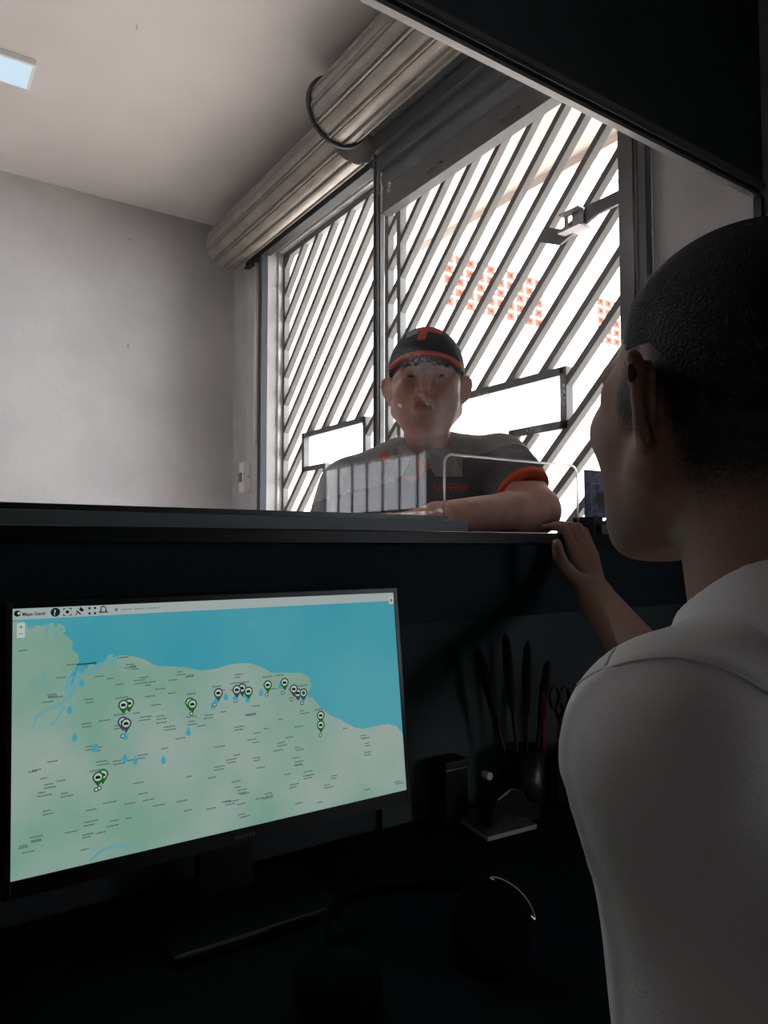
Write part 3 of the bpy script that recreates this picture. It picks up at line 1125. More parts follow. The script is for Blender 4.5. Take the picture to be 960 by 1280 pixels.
flat([(SWID - .009, bh - .006), (SWID - .001, bh - .006), (SWID - .001, bh + .0045), (SWID - .009, bh + .0045)], H, True)
M_('red')
flat([(SWID - .007, bh - .003), (SWID - .003, bh - .003), (SWID - .003, bh + .0015), (SWID - .007, bh + .0015)], H + .0001, True)
me_disp = new_obj('map_display', mp_.v, mp_.f, None, mon, mats=emats, fmat=mp_.mi)
bm = bmesh.new()
bm.from_mesh(me_disp.data)
bmesh.ops.triangulate(bm, faces=bm.faces)
bm.to_mesh(me_disp.data)
bm.free()


def text_mesh(name, body, size, m, origin, ax, ay, parent, bold=0.0, depth=0.0):
    cu = bpy.data.curves.new(name, 'FONT')
    cu.body = body
    cu.size = size
    cu.offset = bold
    cu.extrude = depth
    ob = bpy.data.objects.new(name + '_tmp', cu)
    COL.objects.link(ob)
    dg = bpy.context.evaluated_depsgraph_get()
    me = bpy.data.meshes.new_from_object(ob.evaluated_get(dg))
    vs = [v.co.copy() for v in me.vertices]
    fs = [tuple(p.vertices) for p in me.polygons]
    COL.objects.unlink(ob)
    bpy.data.objects.remove(ob)
    bpy.data.meshes.remove(me)
    az = ax.cross(ay)
    return new_obj(name, [origin + ax * v.x + ay * v.y + az * v.z for v in vs], fs, m, parent)


u = scr_uv(27.5, 767)[0]
text_mesh('map_title', 'Mapa Geral', 0.0050, MATS['map_ink'], scr(u, by + 0.0020, H + .0001), sx, -sy, mon, bold=0.00012)
u = scr_uv(69, 765.3)[0]
text_mesh('help_mark', '?', 0.0086, MATS['map_bar'], scr(u - 0.0021, by + 0.0030, H + .0002), sx, -sy, mon, bold=0.0002)

# ---- pen holder with tall dark pens, red pen, scissors, tape dispenser, block, notebook
hold = thing('pen_holder', 'black desk organiser holding the tall dark brushes and the red pen', 'pen holder', (0.97, 0.91, 0.75))
m_ = MB()
m_.lathe([(0.034, 0), (0.036, 0.004), (0.038, 0.10), (0.035, 0.10), (0.033, 0.006), (0.0, 0.006)], (0.925, 0.925, 0.75), 28)
m_.build('round_cup', black_pl, hold, smooth=True)
m_ = MB()
for (a, b, c_, d) in ((0.963, 1.06, 0.885, 0.888), (0.963, 1.06, 0.962, 0.965), (0.963, 0.966, 0.885, 0.965), (1.057, 1.06, 0.885, 0.965)):
    m_.box(a, b, c_, d, 0.75, 0.83)
m_.box(0.963, 1.06, 0.885, 0.965, 0.75, 0.755)
m_.build('square_tray', black_pl, hold)
lab = ['dark brush leaning farthest left in the black desk organiser', 'dark reddish brush beside the leftmost one in the organiser', 'dark brown brush standing nearly upright in the organiser', 'short dark brush leaning right in the organiser']
for i, (tx, tz, lx) in enumerate([(-0.075, 0.275, -.018), (-0.035, 0.30, -.006), (0.0, 0.285, .004), (0.03, 0.25, .015)]):
    b = Vector((0.925 + lx, 0.925, 0.760))
    t_ = Vector((0.925 + lx + tx, 0.925 - 0.01 * i + 0.012, 0.75 + tz))
    th = thing('brush', lab[i], 'brush', b, 'brushes in the organiser')
    m_ = MB()
    m_.tube([b, b.lerp(t_, 0.55)], 0.0035, 10)
    m_.build('handle', mat('dark_brown_wood', (0.03, 0.014, 0.012, 1), 0.5), th, smooth=True)
    m_ = MB()
    m_.tube([b.lerp(t_, 0.53), b.lerp(t_, 0.62), b.lerp(t_, 0.8), b.lerp(t_, 0.95), t_], [0.004, 0.007, 0.0095, 0.007, 0.002], 12)
    m_.build('bristle_head', mat('dark_bristle', (0.022, 0.012, 0.012, 1), 0.9, bump=0.3, bscale=200), th, smooth=True)
pt, pb = P(678, 866, Y=0.90), None
rp = thing('pen', 'slim red pen standing upright at the right of the organiser', 'pen', (pt.x, 0.90, 0.757))
m_ = MB()
m_.tube([(pt.x + .004, 0.905, 0.758), (pt.x, 0.90, pt.z - 0.004), (pt.x, 0.90, pt.z)], [0.0045, 0.0045, 0.003], 12)
m_.build('barrel', mat('red_plastic', (0.33, 0.006, 0.02, 1), 0.4), rp, smooth=True)
m_ = MB()
m_.tube([(pt.x, 0.8945, pt.z - 0.004), (pt.x + .001, 0.8935, pt.z - 0.04)], 0.0014, 8)
m_.build('clip', mat('red_plastic', (0.4, 0.01, 0.03, 1), 0.4), rp)
sp = P(694, 872, Y=0.915)
scs = thing('scissors', 'black-handled scissors standing right of the red pen', 'scissors', (sp.x, 0.915, 0.757))
for s_ in (-1, 1):
    m_ = MB()
    cx, cz = sp.x + 0.013 * s_ + .012, sp.z - (0.004 if s_ > 0 else 0)
    m_.tube([(cx + 0.012 * math.cos(a), 0.915, cz + 0.019 * math.sin(a)) for a in [math.radians(k * 20) for k in range(19)]], 0.0042, 8, cap=False)
    m_.tube([(cx - .002 * s_, 0.915, cz - 0.018), (sp.x + .012, 0.915, cz - 0.045)], 0.0042, 8)
    m_.build('finger_loop', black_pl, scs, smooth=True)
m_ = MB()
m_.box(sp.x + .006, sp.x + .018, 0.914, 0.9165, 0.757, sp.z - 0.04)
m_.build('blades', chrome, scs)

a = P(569, 950, Y=0.93)
bx = thing('desk_box', 'small black open-topped box on the desk right of the monitor', 'box', (a.x, 0.93, 0.75))
m_ = MB()
x0, x1 = a.x - 0.024, a.x + 0.024
m_.box(x0, x1, 0.925, 0.965, 0.75, a.z - 0.012)
m_.build('body', black_pl, bx, bevel=0.002)
m_ = MB()
m_.box(x0 - .002, x1 + .002, 0.923, 0.967, a.z - 0.012, a.z)
m_.build('lid', black_soft, bx, bevel=0.002)

tp = thing('tape_dispenser', 'low black tape dispenser with a small white disc for a glint, beside the box', 'tape dispenser', (0.87, 0.87, 0.75))
m_ = MB()
a = P(620, 962, Y=0.89)
prof = [(0.0, 0.0), (0.11, 0.0), (0.115, 0.02), (0.085, 0.03), (0.07, 0.055), (0.045, 0.062), (0.015, 0.05), (0.0, 0.02)]
m_.prism(prof, lambda u, v, d: (a.x - 0.035 + u, d, 0.75 + v), 0.865, 0.895)
m_.build('body', black_pl, tp, bevel=0.003)
m_ = MB()
wq = P(606, 968, Y=0.862)
m_.lathe([(0.0, 0), (0.006, 0), (0.006, 0.014), (0.0, 0.014)], (wq.x, 0.864, wq.z), 20, Matrix.Rotation(math.radians(90), 3, 'X'))
m_.build('glint_disc', white_pl, tp)  # small white disc stands in for a glint

# notebook / card lying on the desk
cs = [P(x, y, Z=0.757) for x, y in [(560, 1013), (610, 1046), (671, 1030), (625, 1005)]]
nb = thing('notebook', 'thin dark-covered notepad with pale page edges lying on the desk', 'notepad', tuple((cs[0] + cs[2]) / 2 - Vector((0, 0, 0.007))))
m_ = MB()
m_.add([(c.x, c.y, z) for z in (0.7500, 0.7565) for c in cs], [(0, 1, 2, 3)[::-1], (4, 5, 6, 7)] + [(i, (i + 1) % 4, 4 + (i + 1) % 4, 4 + i) for i in range(4)])
m_.build('pages', mat('page_edge', (0.5, 0.52, 0.52, 1), 0.8), nb)
cen = sum(cs, Vector()) / 4
m_ = MB()
m_.add([(cen.x + (c.x - cen.x) * 1.0, cen.y + (c.y - cen.y) * 1.0, z) for z in (0.7566, 0.7575) for c in cs], [(0, 1, 2, 3)[::-1], (4, 5, 6, 7)] + [(i, (i + 1) % 4, 4 + (i + 1) % 4, 4 + i) for i in range(4)])
m_.build('cover', mat('speckled_cover', (0.04, 0.045, 0.05, 1), 0.4, col2=(0.16, 0.17, 0.17, 1), nscale=120), nb)

# round dark headphones, one cup facing up
matte_blk = mat('matte_black_rubber', (0.004, 0.004, 0.005, 1), 0.9, spec=0.08)
hc = P(615, 1150, t=0.765)
hp = thing('headphones', 'black headphones on the desk, one cup edged with a chrome arc shaped as a glint', 'headphones', (hc.x, hc.y, 0.75))
nrm = Vector((-0.35, -0.55, 0.76)).normalized()
Mx = nrm.to_track_quat('Z', 'Y').to_matrix()
m_ = MB()
m_.lathe([(0, -0.03), (0.036, -0.03), (0.044, -0.02), (0.045, -0.004), (0.040, 0.002), (0.022, 0.004), (0, 0.003)], hc, 36, Mx)
m_.build('ear_cup', matte_blk, hp, smooth=True)
m_ = MB()
m_.tube([hc + Mx @ Vector((0.0465 * math.cos(a), 0.0465 * math.sin(a), -0.003)) for a in [math.radians(k * 4) for k in range(-90, 91)] if (lambda q: q.dot(RT) > 0.05 and q.dot(UP) > -0.02)(Mx @ Vector((math.cos(a), math.sin(a), 0)))], 0.0015, 8)
m_.build('glint_arc', chrome, hp, smooth=True)  # curved glint built as a chrome arc, cut to its bright part
m_ = MB()
c2 = Vector((hc.x - 0.16, hc.y + 0.05, 0.75 + 0.032))
m_.lathe([(0, -0.03), (0.036, -0.03), (0.044, -0.02), (0.045, -0.004), (0.040, 0.002), (0.0, 0.003)], c2, 36)
m_.build('ear_cup', matte_blk, hp, smooth=True)
m_ = MB()
e0, e1 = hc - nrm * 0.016 + Mx @ Vector((0, 0.044, 0)), c2 + Vector((0, 0.04, -0.012))
pts = []
for i in range(17):
    t_ = i / 16
    q = e0.lerp(e1, t_)
    pts.append(Vector((q.x, q.y + 0.11 * math.sin(math.pi * t_), max(0.760, q.z - 0.015 * math.sin(math.pi * t_)))))
m_.tube(pts, 0.007, 10)
m_.build('headband', matte_blk, hp, smooth=True)
# rest of the cup down to the desk
m_ = MB()
m_.tube([hc - nrm * 0.02, Vector((hc.x + .01, hc.y + .02, 0.752))], [0.03, 0.034], 20)
m_.build('ear_cushion', matte_blk, hp, smooth=True)

# ------------------------------------------------------------------ people: bodies as one smooth skin grown from a distance field
class Grid:
    def __init__(s, lo, hi, h):
        s.lo, s.h = np.array(lo, float), h
        s.n = [int((hi[i] - lo[i]) / h) + 2 for i in range(3)]
        ax = [np.float32(lo[i] + h * np.arange(s.n[i])) for i in range(3)]
        s.x, s.y, s.z = np.meshgrid(*ax, indexing='ij')


def smin(a, b, k):
    h = np.clip(0.5 + 0.5 * (b - a) / k, 0, 1)
    return b + (a - b) * h - k * h * (1 - h)


def smax(a, b, k):
    return -smin(-a, -b, k)


def cone(g, a, b, ra, rb):
    a, b = np.array(a, np.float32), np.array(b, np.float32)
    d = b - a
    L = float(d @ d) + 1e-9
    px, py, pz = g.x - a[0], g.y - a[1], g.z - a[2]
    t = np.clip((px * d[0] + py * d[1] + pz * d[2]) / L, 0, 1)
    return np.sqrt((px - t * d[0]) ** 2 + (py - t * d[1]) ** 2 + (pz - t * d[2]) ** 2) - (ra + (rb - ra) * t)


def ell(g, c, r, yaw=0.0, pitch=0.0):
    px, py, pz = g.x - c[0], g.y - c[1], g.z - c[2]
    if yaw:
        ca, sa = math.cos(yaw), math.sin(yaw)
        px, py = px * ca + py * sa, -px * sa + py * ca
    if pitch:
        ca, sa = math.cos(pitch), math.sin(pitch)
        py, pz = py * ca + pz * sa, -py * sa + pz * ca
    k0 = np.sqrt((px / r[0]) ** 2 + (py / r[1]) ** 2 + (pz / r[2]) ** 2)
    k1 = np.sqrt((px / r[0] ** 2) ** 2 + (py / r[1] ** 2) ** 2 + (pz / r[2] ** 2) ** 2) + 1e-6
    return k0 * (k0 - 1.0) / k1


def chain(g, pts, rs, k=0.01):
    d = None
    for i in range(len(pts) - 1):
        c = cone(g, pts[i], pts[i + 1], rs[i], rs[i + 1])
        d = c if d is None else smin(d, c, k)
    return d


def nets(d, g):
    """surface nets: quads around every sign change"""
    ins = d < 0
    nx, ny, nz = d.shape
    acc = np.zeros((nx - 1, ny - 1, nz - 1, 3), np.float32)
    cnt = np.zeros((nx - 1, ny - 1, nz - 1), np.float32)
    offs = [(i, j, k) for i in (0, 1) for j in (0, 1) for k in (0, 1)]
    sl = lambda o: (slice(o[0], nx - 1 + o[0]), slice(o[1], ny - 1 + o[1]), slice(o[2], nz - 1 + o[2]))
    for a in offs:
        for ax in range(3):
            if a[ax]:
                continue
            b = list(a)
            b[ax] = 1
            va, vb = d[sl(a)], d[sl(b)]
            ch = (va < 0) != (vb < 0)
            t = np.where(ch, va / (va - vb + 1e-12), 0)
            for q in range(3):
                acc[..., q] += np.where(ch, a[q] + (t if q == ax else 0), 0)
            cnt += ch
    act = cnt > 0
    idx = -np.ones(act.shape, np.int64)
    idx[act] = np.arange(int(act.sum()))
    pos = acc[act] / cnt[act][:, None]
    cell = np.argwhere(act)
    V = (cell + pos) * g.h + g.lo
    F = []
    for ax in range(3):
        o1, o2 = [(1, 2), (2, 0), (0, 1)][ax]
        A = ins
        sa = [slice(None)] * 3
        sb = [slice(None)] * 3
        sa[ax] = slice(0, -1)
        sb[ax] = slice(1, None)
        ch = A[tuple(sa)] != A[tuple(sb)]
        e = np.argwhere(ch)
        ok = (e[:, o1] > 0) & (e[:, o2] > 0) & (e[:, o1] < d.shape[o1] - 1) & (e[:, o2] < d.shape[o2] - 1)
        e = e[ok]
        flip = A[tuple(sa)][ch][ok]
        q = []
        for (u, v) in ((-1, -1), (0, -1), (0, 0), (-1, 0)):
            c = e.copy()
            c[:, o1] += u
            c[:, o2] += v
            q.append(idx[c[:, 0], c[:, 1], c[:, 2]])
        q = np.stack(q, 1)
        q[~flip] = q[~flip][:, ::-1]
        F.append(q)
    F = np.concatenate(F)
    return V, F[(F >= 0).all(1)]


def skin_mesh(name, parts, M4, mats, parent, classify=None, label=None):
    """parts: list of (field, grid) -> one mesh object, vertices moved by M4"""
    Vs, Fs, n = [], [], 0
    loc = []
    for d, g in parts:
        V, F = nets(d, g)
        Vs.append(V)
        Fs.append(F + n)
        n += len(V)
    V = np.concatenate(Vs)
    F = np.concatenate(Fs)
    fm = None
    if classify is not None:
        fm = classify(V[F].mean(1))
    A = np.array(M4)
    W = V @ A[:3, :3].T + A[:3, 3]
    me = bpy.data.meshes.new(name)
    me.vertices.add(len(W))
    me.vertices.foreach_set('co', W.astype(np.float32).ravel())
    me.loops.add(len(F) * 4)
    me.loops.foreach_set('vertex_index', F.astype(np.int32).ravel())
    me.polygons.add(len(F))
    me.polygons.foreach_set('loop_start', np.arange(0, len(F) * 4, 4, dtype=np.int32))
    for m in mats:
        me.materials.append(m)
    if fm is not None:
        me.polygons.foreach_set('material_index', fm.astype(np.int32))
    me.polygons.foreach_set('use_smooth', np.ones(len(F), dtype=bool))
    me.update(calc_edges=True)
    me.validate()
    o = bpy.data.objects.new(name, me)
    COL.objects.link(o)
    if parent is not None:
        o.parent = parent
        o.matrix_parent_inverse = Matrix.Translation(parent.location).inverted()
    if label:
        o['label'] = label
    return o


FH = Vector((math.cos(AZ), math.sin(AZ), 0))     # camera heading on the ground


def frame(origin, phi, pitch=0.0, roll=0.0):
    """person frame: +y faces phi radians left of the camera heading, +x is the person's right"""
    f = (-math.sin(phi)) * RT + math.cos(phi) * FH
    f.z = 0
    f.normalize()
    r = f.cross(Vector((0, 0, 1)))
    M = Matrix(((r.x, f.x, 0, origin.x), (r.y, f.y, 0, origin.y), (r.z, f.z, 1, origin.z), (0, 0, 0, 1)))
    return M @ Matrix.Rotation(pitch, 4, 'X') @ Matrix.Rotation(roll, 4, 'Y')


def head_field(g, ears=True, jawk=1.0, flare=1.3):
    d = ell(g, (0, -0.016, 0.034), (0.076, 0.096, 0.086))
    d = smin(d, ell(g, (0, 0.030, -0.020), (0.064, 0.062, 0.080)), 0.03)
    for s in (-1, 1):
        d = smin(d, cone(g, (s * 0.058 * jawk, 0.0, -0.050), (s * 0.022, 0.062, -0.096), 0.022, 0.019), 0.03)
        d = smin(d, ell(g, (s * 0.044, 0.060, -0.018), (0.022, 0.024, 0.022)), 0.022)
        d = smin(d, cone(g, (s * 0.050, 0.040, -0.030), (s * 0.032, 0.052, -0.088), 0.020, 0.018), 0.02)
        d = smin(d, cone(g, (s * 0.016, 0.087, 0.028), (s * 0.046, 0.070, 0.028), 0.009, 0.008), 0.014)
        d = smin(d, cone(g, (s * 0.062, 0.045, 0.010), (s * 0.066, 0.02, -0.004), 0.010, 0.008), 0.016)
        d = smax(d, -ell(g, (s * 0.031, 0.099, 0.010), (0.017, 0.015, 0.011)), 0.012)
        d = smin(d, ell(g, (s * 0.031, 0.0765, 0.010), (0.0145, 0.0125, 0.0115)), 0.003)
    d = smin(d, ell(g, (0, 0.074, -0.098), (0.026, 0.020, 0.018)), 0.02)
    d = smin(d, cone(g, (0, 0.088, 0.020), (0, 0.109, -0.020), 0.006, 0.0105), 0.012)
    for s in (-1, 1):
        d = smin(d, ell(g, (s * 0.014, 0.100, -0.024), (0.009, 0.010, 0.008)), 0.005)
        d = smax(d, -ell(g, (s * 0.0075, 0.108, -0.0325), (0.0045, 0.006, 0.004)), 0.003)
    d = smin(d, ell(g, (0, 0.087, -0.056), (0.030, 0.006, 0.020)), 0.014)
    d = smin(d, ell(g, (0, 0.0925, -0.0505), (0.024, 0.006, 0.0045)), 0.005)
    d = smin(d, ell(g, (0, 0.0905, -0.0610), (0.021, 0.007, 0.0055)), 0.005)
    d = smax(d, -ell(g, (0, 0.103, -0.0558), (0.027, 0.010, 0.0012)), 0.002)
    d = smax(d, -ell(g, (0, 0.100, -0.076), (0.016, 0.005, 0.004)), 0.010)
    if ears:
        for s in (-1, 1):
            hel = [(0.071, 0.010, -0.026), (0.073, 0.004, -0.035), (0.078, -0.005, -0.032), (0.086, -0.014, -0.018), (0.094, -0.021, 0.000), (0.098, -0.023, 0.016),
                   (0.096, -0.017, 0.029), (0.088, -0.005, 0.034), (0.079, 0.006, 0.028), (0.073, 0.010, 0.014)]
            hel = [(0.072 + (a_ - 0.072) * flare, b_ * 0.92, c_ * 0.88 - 0.004) for a_, b_, c_ in hel]
            rs = [0.004, 0.0055, 0.005, 0.0036, 0.0036, 0.0036, 0.0036, 0.0036, 0.0034, 0.0034]
            e = chain(g, [(s * a, b, c) for a, b, c in hel], rs, 0.003)
            e = smin(e, ell(g, (s * (0.0870 - (1.3 - flare) * 0.012), -0.0055, -0.001), (0.0034, 0.0210, 0.0275), yaw=s * (0.83 - (1.3 - flare) * 0.6)), 0.004)
            e = smin(e, ell(g, (s * 0.076, 0.000, -0.002), (0.006, 0.010, 0.022)), 0.006)
            e = smin(e, chain(g, [(s * .0745, -.004, -.020), (s * .082, -.012, -.004), (s * .085, -.014, .012), (s * .082, -.008, .022)], [.003, .003, .003, .0025], 0.002), 0.003)
            d = smin(d, e, 0.004)
    return d


def neck_field(g, a, b, ra=0.054, rb=0.062):
    return cone(g, a, b, ra, rb)


def hand_fields(g, wrist, fingers, thumb, mcps, r=0.0085):
    """palm as a slab of cones from wrist to each knuckle, fingers as separate chains"""
    d = None
    for i, m_ in enumerate(mcps):
        w_ = Vector(wrist).lerp(Vector(m_), 0.08)
        c = cone(g, tuple(w_), tuple(m_), 0.019, 0.0105)
        d = c if d is None else smin(d, c, 0.012)
    th = chain(g, thumb, [0.017, 0.0125, 0.0105, 0.009], 0.006)
    d = smin(d, th, 0.012)
    for i, f in enumerate(fingers):
        rr_ = r * (0.86 if i == 3 else 1.0)
        fc = chain(g, [mcps[i]] + f, [0.0105, rr_ * 1.02, rr_ * 0.93, rr_ * 0.82], 0.003)
        d = smin(d, fc, 0.003)
    return d


def loc(M, p):
    return tuple(M.inverted() @ p)


def grid_around(pts, pad, h):
    a = np.array(pts)
    return Grid(a.min(0) - pad, a.max(0) + pad, h)


def wrinkle(g, amp, sc_, seed):
    r = np.random.default_rng(seed)
    w = np.zeros_like(g.x)
    for i in range(5):
        k = r.normal(size=3)
        k = k / np.linalg.norm(k) * sc_ * r.uniform(0.6, 1.6)
        k2 = r.normal(size=3) * sc_ * 0.35
        w += np.sin(g.x * k[0] + g.y * k[1] + g.z * k[2] + 1.6 * np.sin(g.x * k2[0] + g.y * k2[1] + g.z * k2[2]) + r.uniform(0, 6))
    return w * amp / 5


skin_a = mat('skin_customer', (0.66, 0.36, 0.28, 1), 0.5, sss=0.25, noise=0.14, nscale=60, bump=0.08, bscale=300)
skin_b = mat('skin_worker', (0.48, 0.27, 0.20, 1), 0.48, sss=0.25, noise=0.12, nscale=60, bump=0.08, bscale=300)
nail_m = mat('nail', (0.5, 0.3, 0.24, 1), 0.3)
hair_m = mat('black_short_hair', (0.010, 0.009, 0.010, 1), 0.75, bump=0.6, bscale=420)
fade_m = mat('cropped_fade_hair', (0.12, 0.078, 0.062, 1), 0.8, noise=0.5, nscale=260, bump=0.3, bscale=420)
polo_m = mat('charcoal_polo', (0.15, 0.152, 0.16, 1), 0.85, noise=0.12, nscale=90, bump=0.25, bscale=350)
polo_lt = mat('grey_polo_panel', (0.34, 0.34, 0.345, 1), 0.85, noise=0.1, nscale=90, bump=0.2, bscale=350)
orange_m = mat('orange_trim', (0.85, 0.13, 0.045, 1), 0.75)
cap_m = mat('navy_cap_cloth', (0.022, 0.024, 0.036, 1), 0.8, bump=0.2, bscale=300)
cap_or = mat('cap_orange', (0.75, 0.07, 0.03, 1), 0.7)
cap_gr = mat('cap_grey', (0.30, 0.30, 0.33, 1), 0.7)
cap_un = mat('brim_underside', (0.16, 0.022, 0.03, 1), 0.8)
shirt_m = mat('white_polo_cotton', (0.82, 0.80, 0.82, 1), 0.9, bump=0.12, bscale=420)
jean_m = mat('dark_denim', (0.03, 0.035, 0.055, 1), 0.85, bump=0.2, bscale=300)
shoe_m = mat('black_leather', (0.015, 0.014, 0.014, 1), 0.45)
eye_m = mat('eye_white', (0.55, 0.52, 0.5, 1), 0.2)
iris_m = mat('dark_iris', (0.02, 0.012, 0.01, 1), 0.15)
lip_m = mat('lip_skin', (0.40, 0.17, 0.14, 1), 0.45, sss=0.2)
brow_m = mat('eyebrow_hair', (0.03, 0.02, 0.018, 1), 0.8)

# worker skin turns to cropped hair where the 'hair' weight on the mesh rises
scalp_m = mat('skin_and_cropped_hair', (0.36, 0.20, 0.145, 1), 0.55, sss=0.2, bump=0.15, bscale=380)
_t = scalp_m.node_tree
_a, _m, _n, _r = [_t.nodes.new(q) for q in ('ShaderNodeAttribute', 'ShaderNodeMix', 'ShaderNodeTexNoise', 'ShaderNodeMapRange')]
_a.attribute_name = 'hair'
_c = _t.nodes.new('ShaderNodeTexCoord')
_t.links.new(_c.outputs['Object'], _n.inputs['Vector'])
_n.inputs['Scale'].default_value = 420
_add = _t.nodes.new('ShaderNodeMath')
_add.operation = 'MULTIPLY_ADD'
_t.links.new(_n.outputs['Fac'], _add.inputs[0])
_add.inputs[1].default_value = 0.8
_t.links.new(_a.outputs['Fac'], _add.inputs[2])
_r.inputs[1].default_value, _r.inputs[2].default_value = 0.45, 1.25
_t.links.new(_add.outputs[0], _r.inputs[0])
_m.data_type = 'RGBA'
_m.inputs[6].default_value = (0.36, 0.20, 0.145, 1)
_m.inputs[7].default_value = (0.022, 0.017, 0.016, 1)
_t.links.new(_r.outputs[0], _m.inputs[0])
_t.links.new(_m.outputs[2], _t.nodes['Principled BSDF'].inputs['Base Color'])

# =============================================================== customer beyond the glass
HC = P(533, 486, t=1.62)
MC = frame(HC, math.pi + 0.05)           # faces the camera; body frame (+x is image left)
MH = frame(HC, math.pi - 0.08, pitch=0.0)   # head turned a touch to the image left
cust = thing('person', 'man in dark cap and grey polo with orange trim, leaning on the ledge behind glass', 'person', (HC.x, HC.y + 0.1, 0.0))


def L_(p):
    return loc(MC, p)


elbow = P(664, 0, Y=1.105)
elbow.z = 1.278
wr_ = Vector((0.86, 1.085, 1.258))
sh_l = np.array((-0.185, -0.075, -0.155))
sh_r = np.array((0.178, -0.085, -0.215))
el_l = np.array(L_(elbow))
wr_l = np.array(L_(wr_))
el_r = np.array((0.245, -0.10, -0.46))
wr_r = np.array((0.235, -0.03, -0.71))
hdir = (wr_l - el_l) / np.linalg.norm(wr_l - el_l)


def face_class(c):
    m = np.zeros(len(c), np.int32)
    x, y, z = c[:, 0], c[:, 1], c[:, 2]
    lips = ((x / 0.024) ** 2 + ((z + 0.057) / 0.0105) ** 2 < 1) & (y > 0.085)
    m[lips] = 1
    br = (np.abs(np.abs(x) - 0.031) < 0.019) & (np.abs(z - (0.030 + 0.004 * np.cos((np.abs(x) - 0.031) * 80))) < 0.0042) & (y > 0.06)
    m[br] = 2
    return m


# head and neck, fine; then torso and arms, coarser; joined in one body mesh
gh = Grid((-0.105, -0.13, -0.27), (0.105, 0.135, 0.14), 0.0026)
dh = head_field(gh, jawk=1.0, flare=1.12)
dh = smin(dh, cone(gh, (0, -0.028, -0.07), (0, -0.066, -0.20), 0.053, 0.054), 0.02)
MHi = MC.inverted() @ MH
Vh, Fh_ = nets(dh, gh)


def torso_field(g, inf=0.0, arms=True, split=1.0):
    d = ell(g, (0, -0.105, -0.33), (0.165 + inf, 0.105 + inf, 0.20 + inf))
    d = smin(d, ell(g, (0, -0.105, -0.55), (0.155 + inf, 0.115 + inf, 0.20 + inf)), 0.05)
    d = smin(d, ell(g, (0, -0.11, -0.72), (0.165 + inf, 0.115 + inf, 0.12 + inf)), 0.05)
    d = smin(d, cone(g, (0.13, -0.09, -0.215), (-0.13, -0.085, -0.195), 0.058 + inf, 0.058 + inf), 0.04)
    d = smin(d, cone(g, (0.02, -0.065, -0.150), (0.15, -0.085, -0.205), 0.048 + inf, 0.05 + inf), 0.03)
    d = smin(d, cone(g, (-0.02, -0.065, -0.140), (-0.15, -0.075, -0.160), 0.048 + inf, 0.05 + inf), 0.03)
    return d


def arm_field(g, a, b, c, r0=0.058, r1=0.047, r2=0.028, inf=0.0):
    d = cone(g, a, b, r0 + inf, r1 + inf)
    if c is not None:
        d = smin(d, chain(g, [b, np.array(b) + (np.array(c) - np.array(b)) * 0.3, c], [r1 * 0.93, r1 * 0.86, r2], 0.01), 0.02)
    return d


gb = Grid((-0.34, -0.27, -0.92), (0.34, 0.36, -0.10), 0.0065)
db = torso_field(gb)
db = smin(db, arm_field(gb, sh_l, el_l, wr_l, 0.056, 0.050, 0.029), 0.02)
db = smin(db, arm_field(gb, sh_r, el_r, wr_r), 0.02)
# left forearm and hand, fine
hm = []
up_ = np.array((0, 0, 1.0))
sd = np.cross(hdir, up_)
sd /= np.linalg.norm(sd)
fing, mc = [], []
for i, (o_, ln) in enumerate(((-0.030, 0.9), (-0.010, 1.0), (0.010, 0.94), (0.029, 0.76))):
    m0 = wr_l + hdir * 0.085 + sd * o_ + up_ * 0.000
    mc.append(tuple(m0))
    fing.append([tuple(m0 + hdir * 0.040 * ln + up_ * 0.004), tuple(m0 + hdir * 0.064 * ln - up_ * 0.004), tuple(m0 + hdir * 0.082 * ln - up_ * 0.014)])
thb = [tuple(wr_l + hdir * 0.015 - sd * 0.018), tuple(wr_l + hdir * 0.045 - sd * 0.044), tuple(wr_l + hdir * 0.075 - sd * 0.052), tuple(wr_l + hdir * 0.095 - sd * 0.050 - up_ * .006)]
allp = np.array(mc + [q for f in fing for q in f] + thb + [tuple(wr_l), tuple(el_l)])
gf = Grid(allp.min(0) - 0.065, allp.max(0) + 0.065, 0.0028)
df = smin(arm_field(gf, sh_l, el_l, wr_l, 0.056, 0.050, 0.029), hand_fields(gf, tuple(wr_l), fing, thb, mc), 0.012)
cutp = (gf.x - (el_l[0] * .4 + sh_l[0] * .6)) * 0 + (gf.z - (el_l[2] * 0.25 + sh_l[2] * 0.75))
df = np.maximum(df, cutp)
# right hand hanging by the thigh
dr = np.array((0.0, 0.12, -1.0))
dr /= np.linalg.norm(dr)
sdr = np.array((0.0, 1.0, 0.12))
fing2, mc2 = [], []
for i, (o_, ln) in enumerate(((0.030, 0.9), (0.010, 1.0), (-0.010, 0.94), (-0.029, 0.76))):
    m0 = wr_r + dr * 0.085 + sdr * o_
    mc2.append(tuple(m0))
    fing2.append([tuple(m0 + dr * 0.038 * ln), tuple(m0 + dr * 0.060 * ln + np.array((-.006, 0, 0))), tuple(m0 + dr * 0.076 * ln + np.array((-.016, 0, 0)))])
thb2 = [tuple(wr_r + dr * .015 + sdr * .018), tuple(wr_r + dr * .045 + sdr * .042), tuple(wr_r + dr * .07 + sdr * .05), tuple(wr_r + dr * .09 + sdr * .05)]
ap = np.array(mc2 + [q for f in fing2 for q in f] + thb2 + [tuple(wr_r)])
gr_ = Grid(ap.min(0) - 0.05, ap.max(0) + 0.05, 0.0035)
dr_ = smin(cone(gr_, tuple(el_r), tuple(wr_r), 0.04, 0.027), hand_fields(gr_, tuple(wr_r), fing2, thb2, mc2), 0.012)
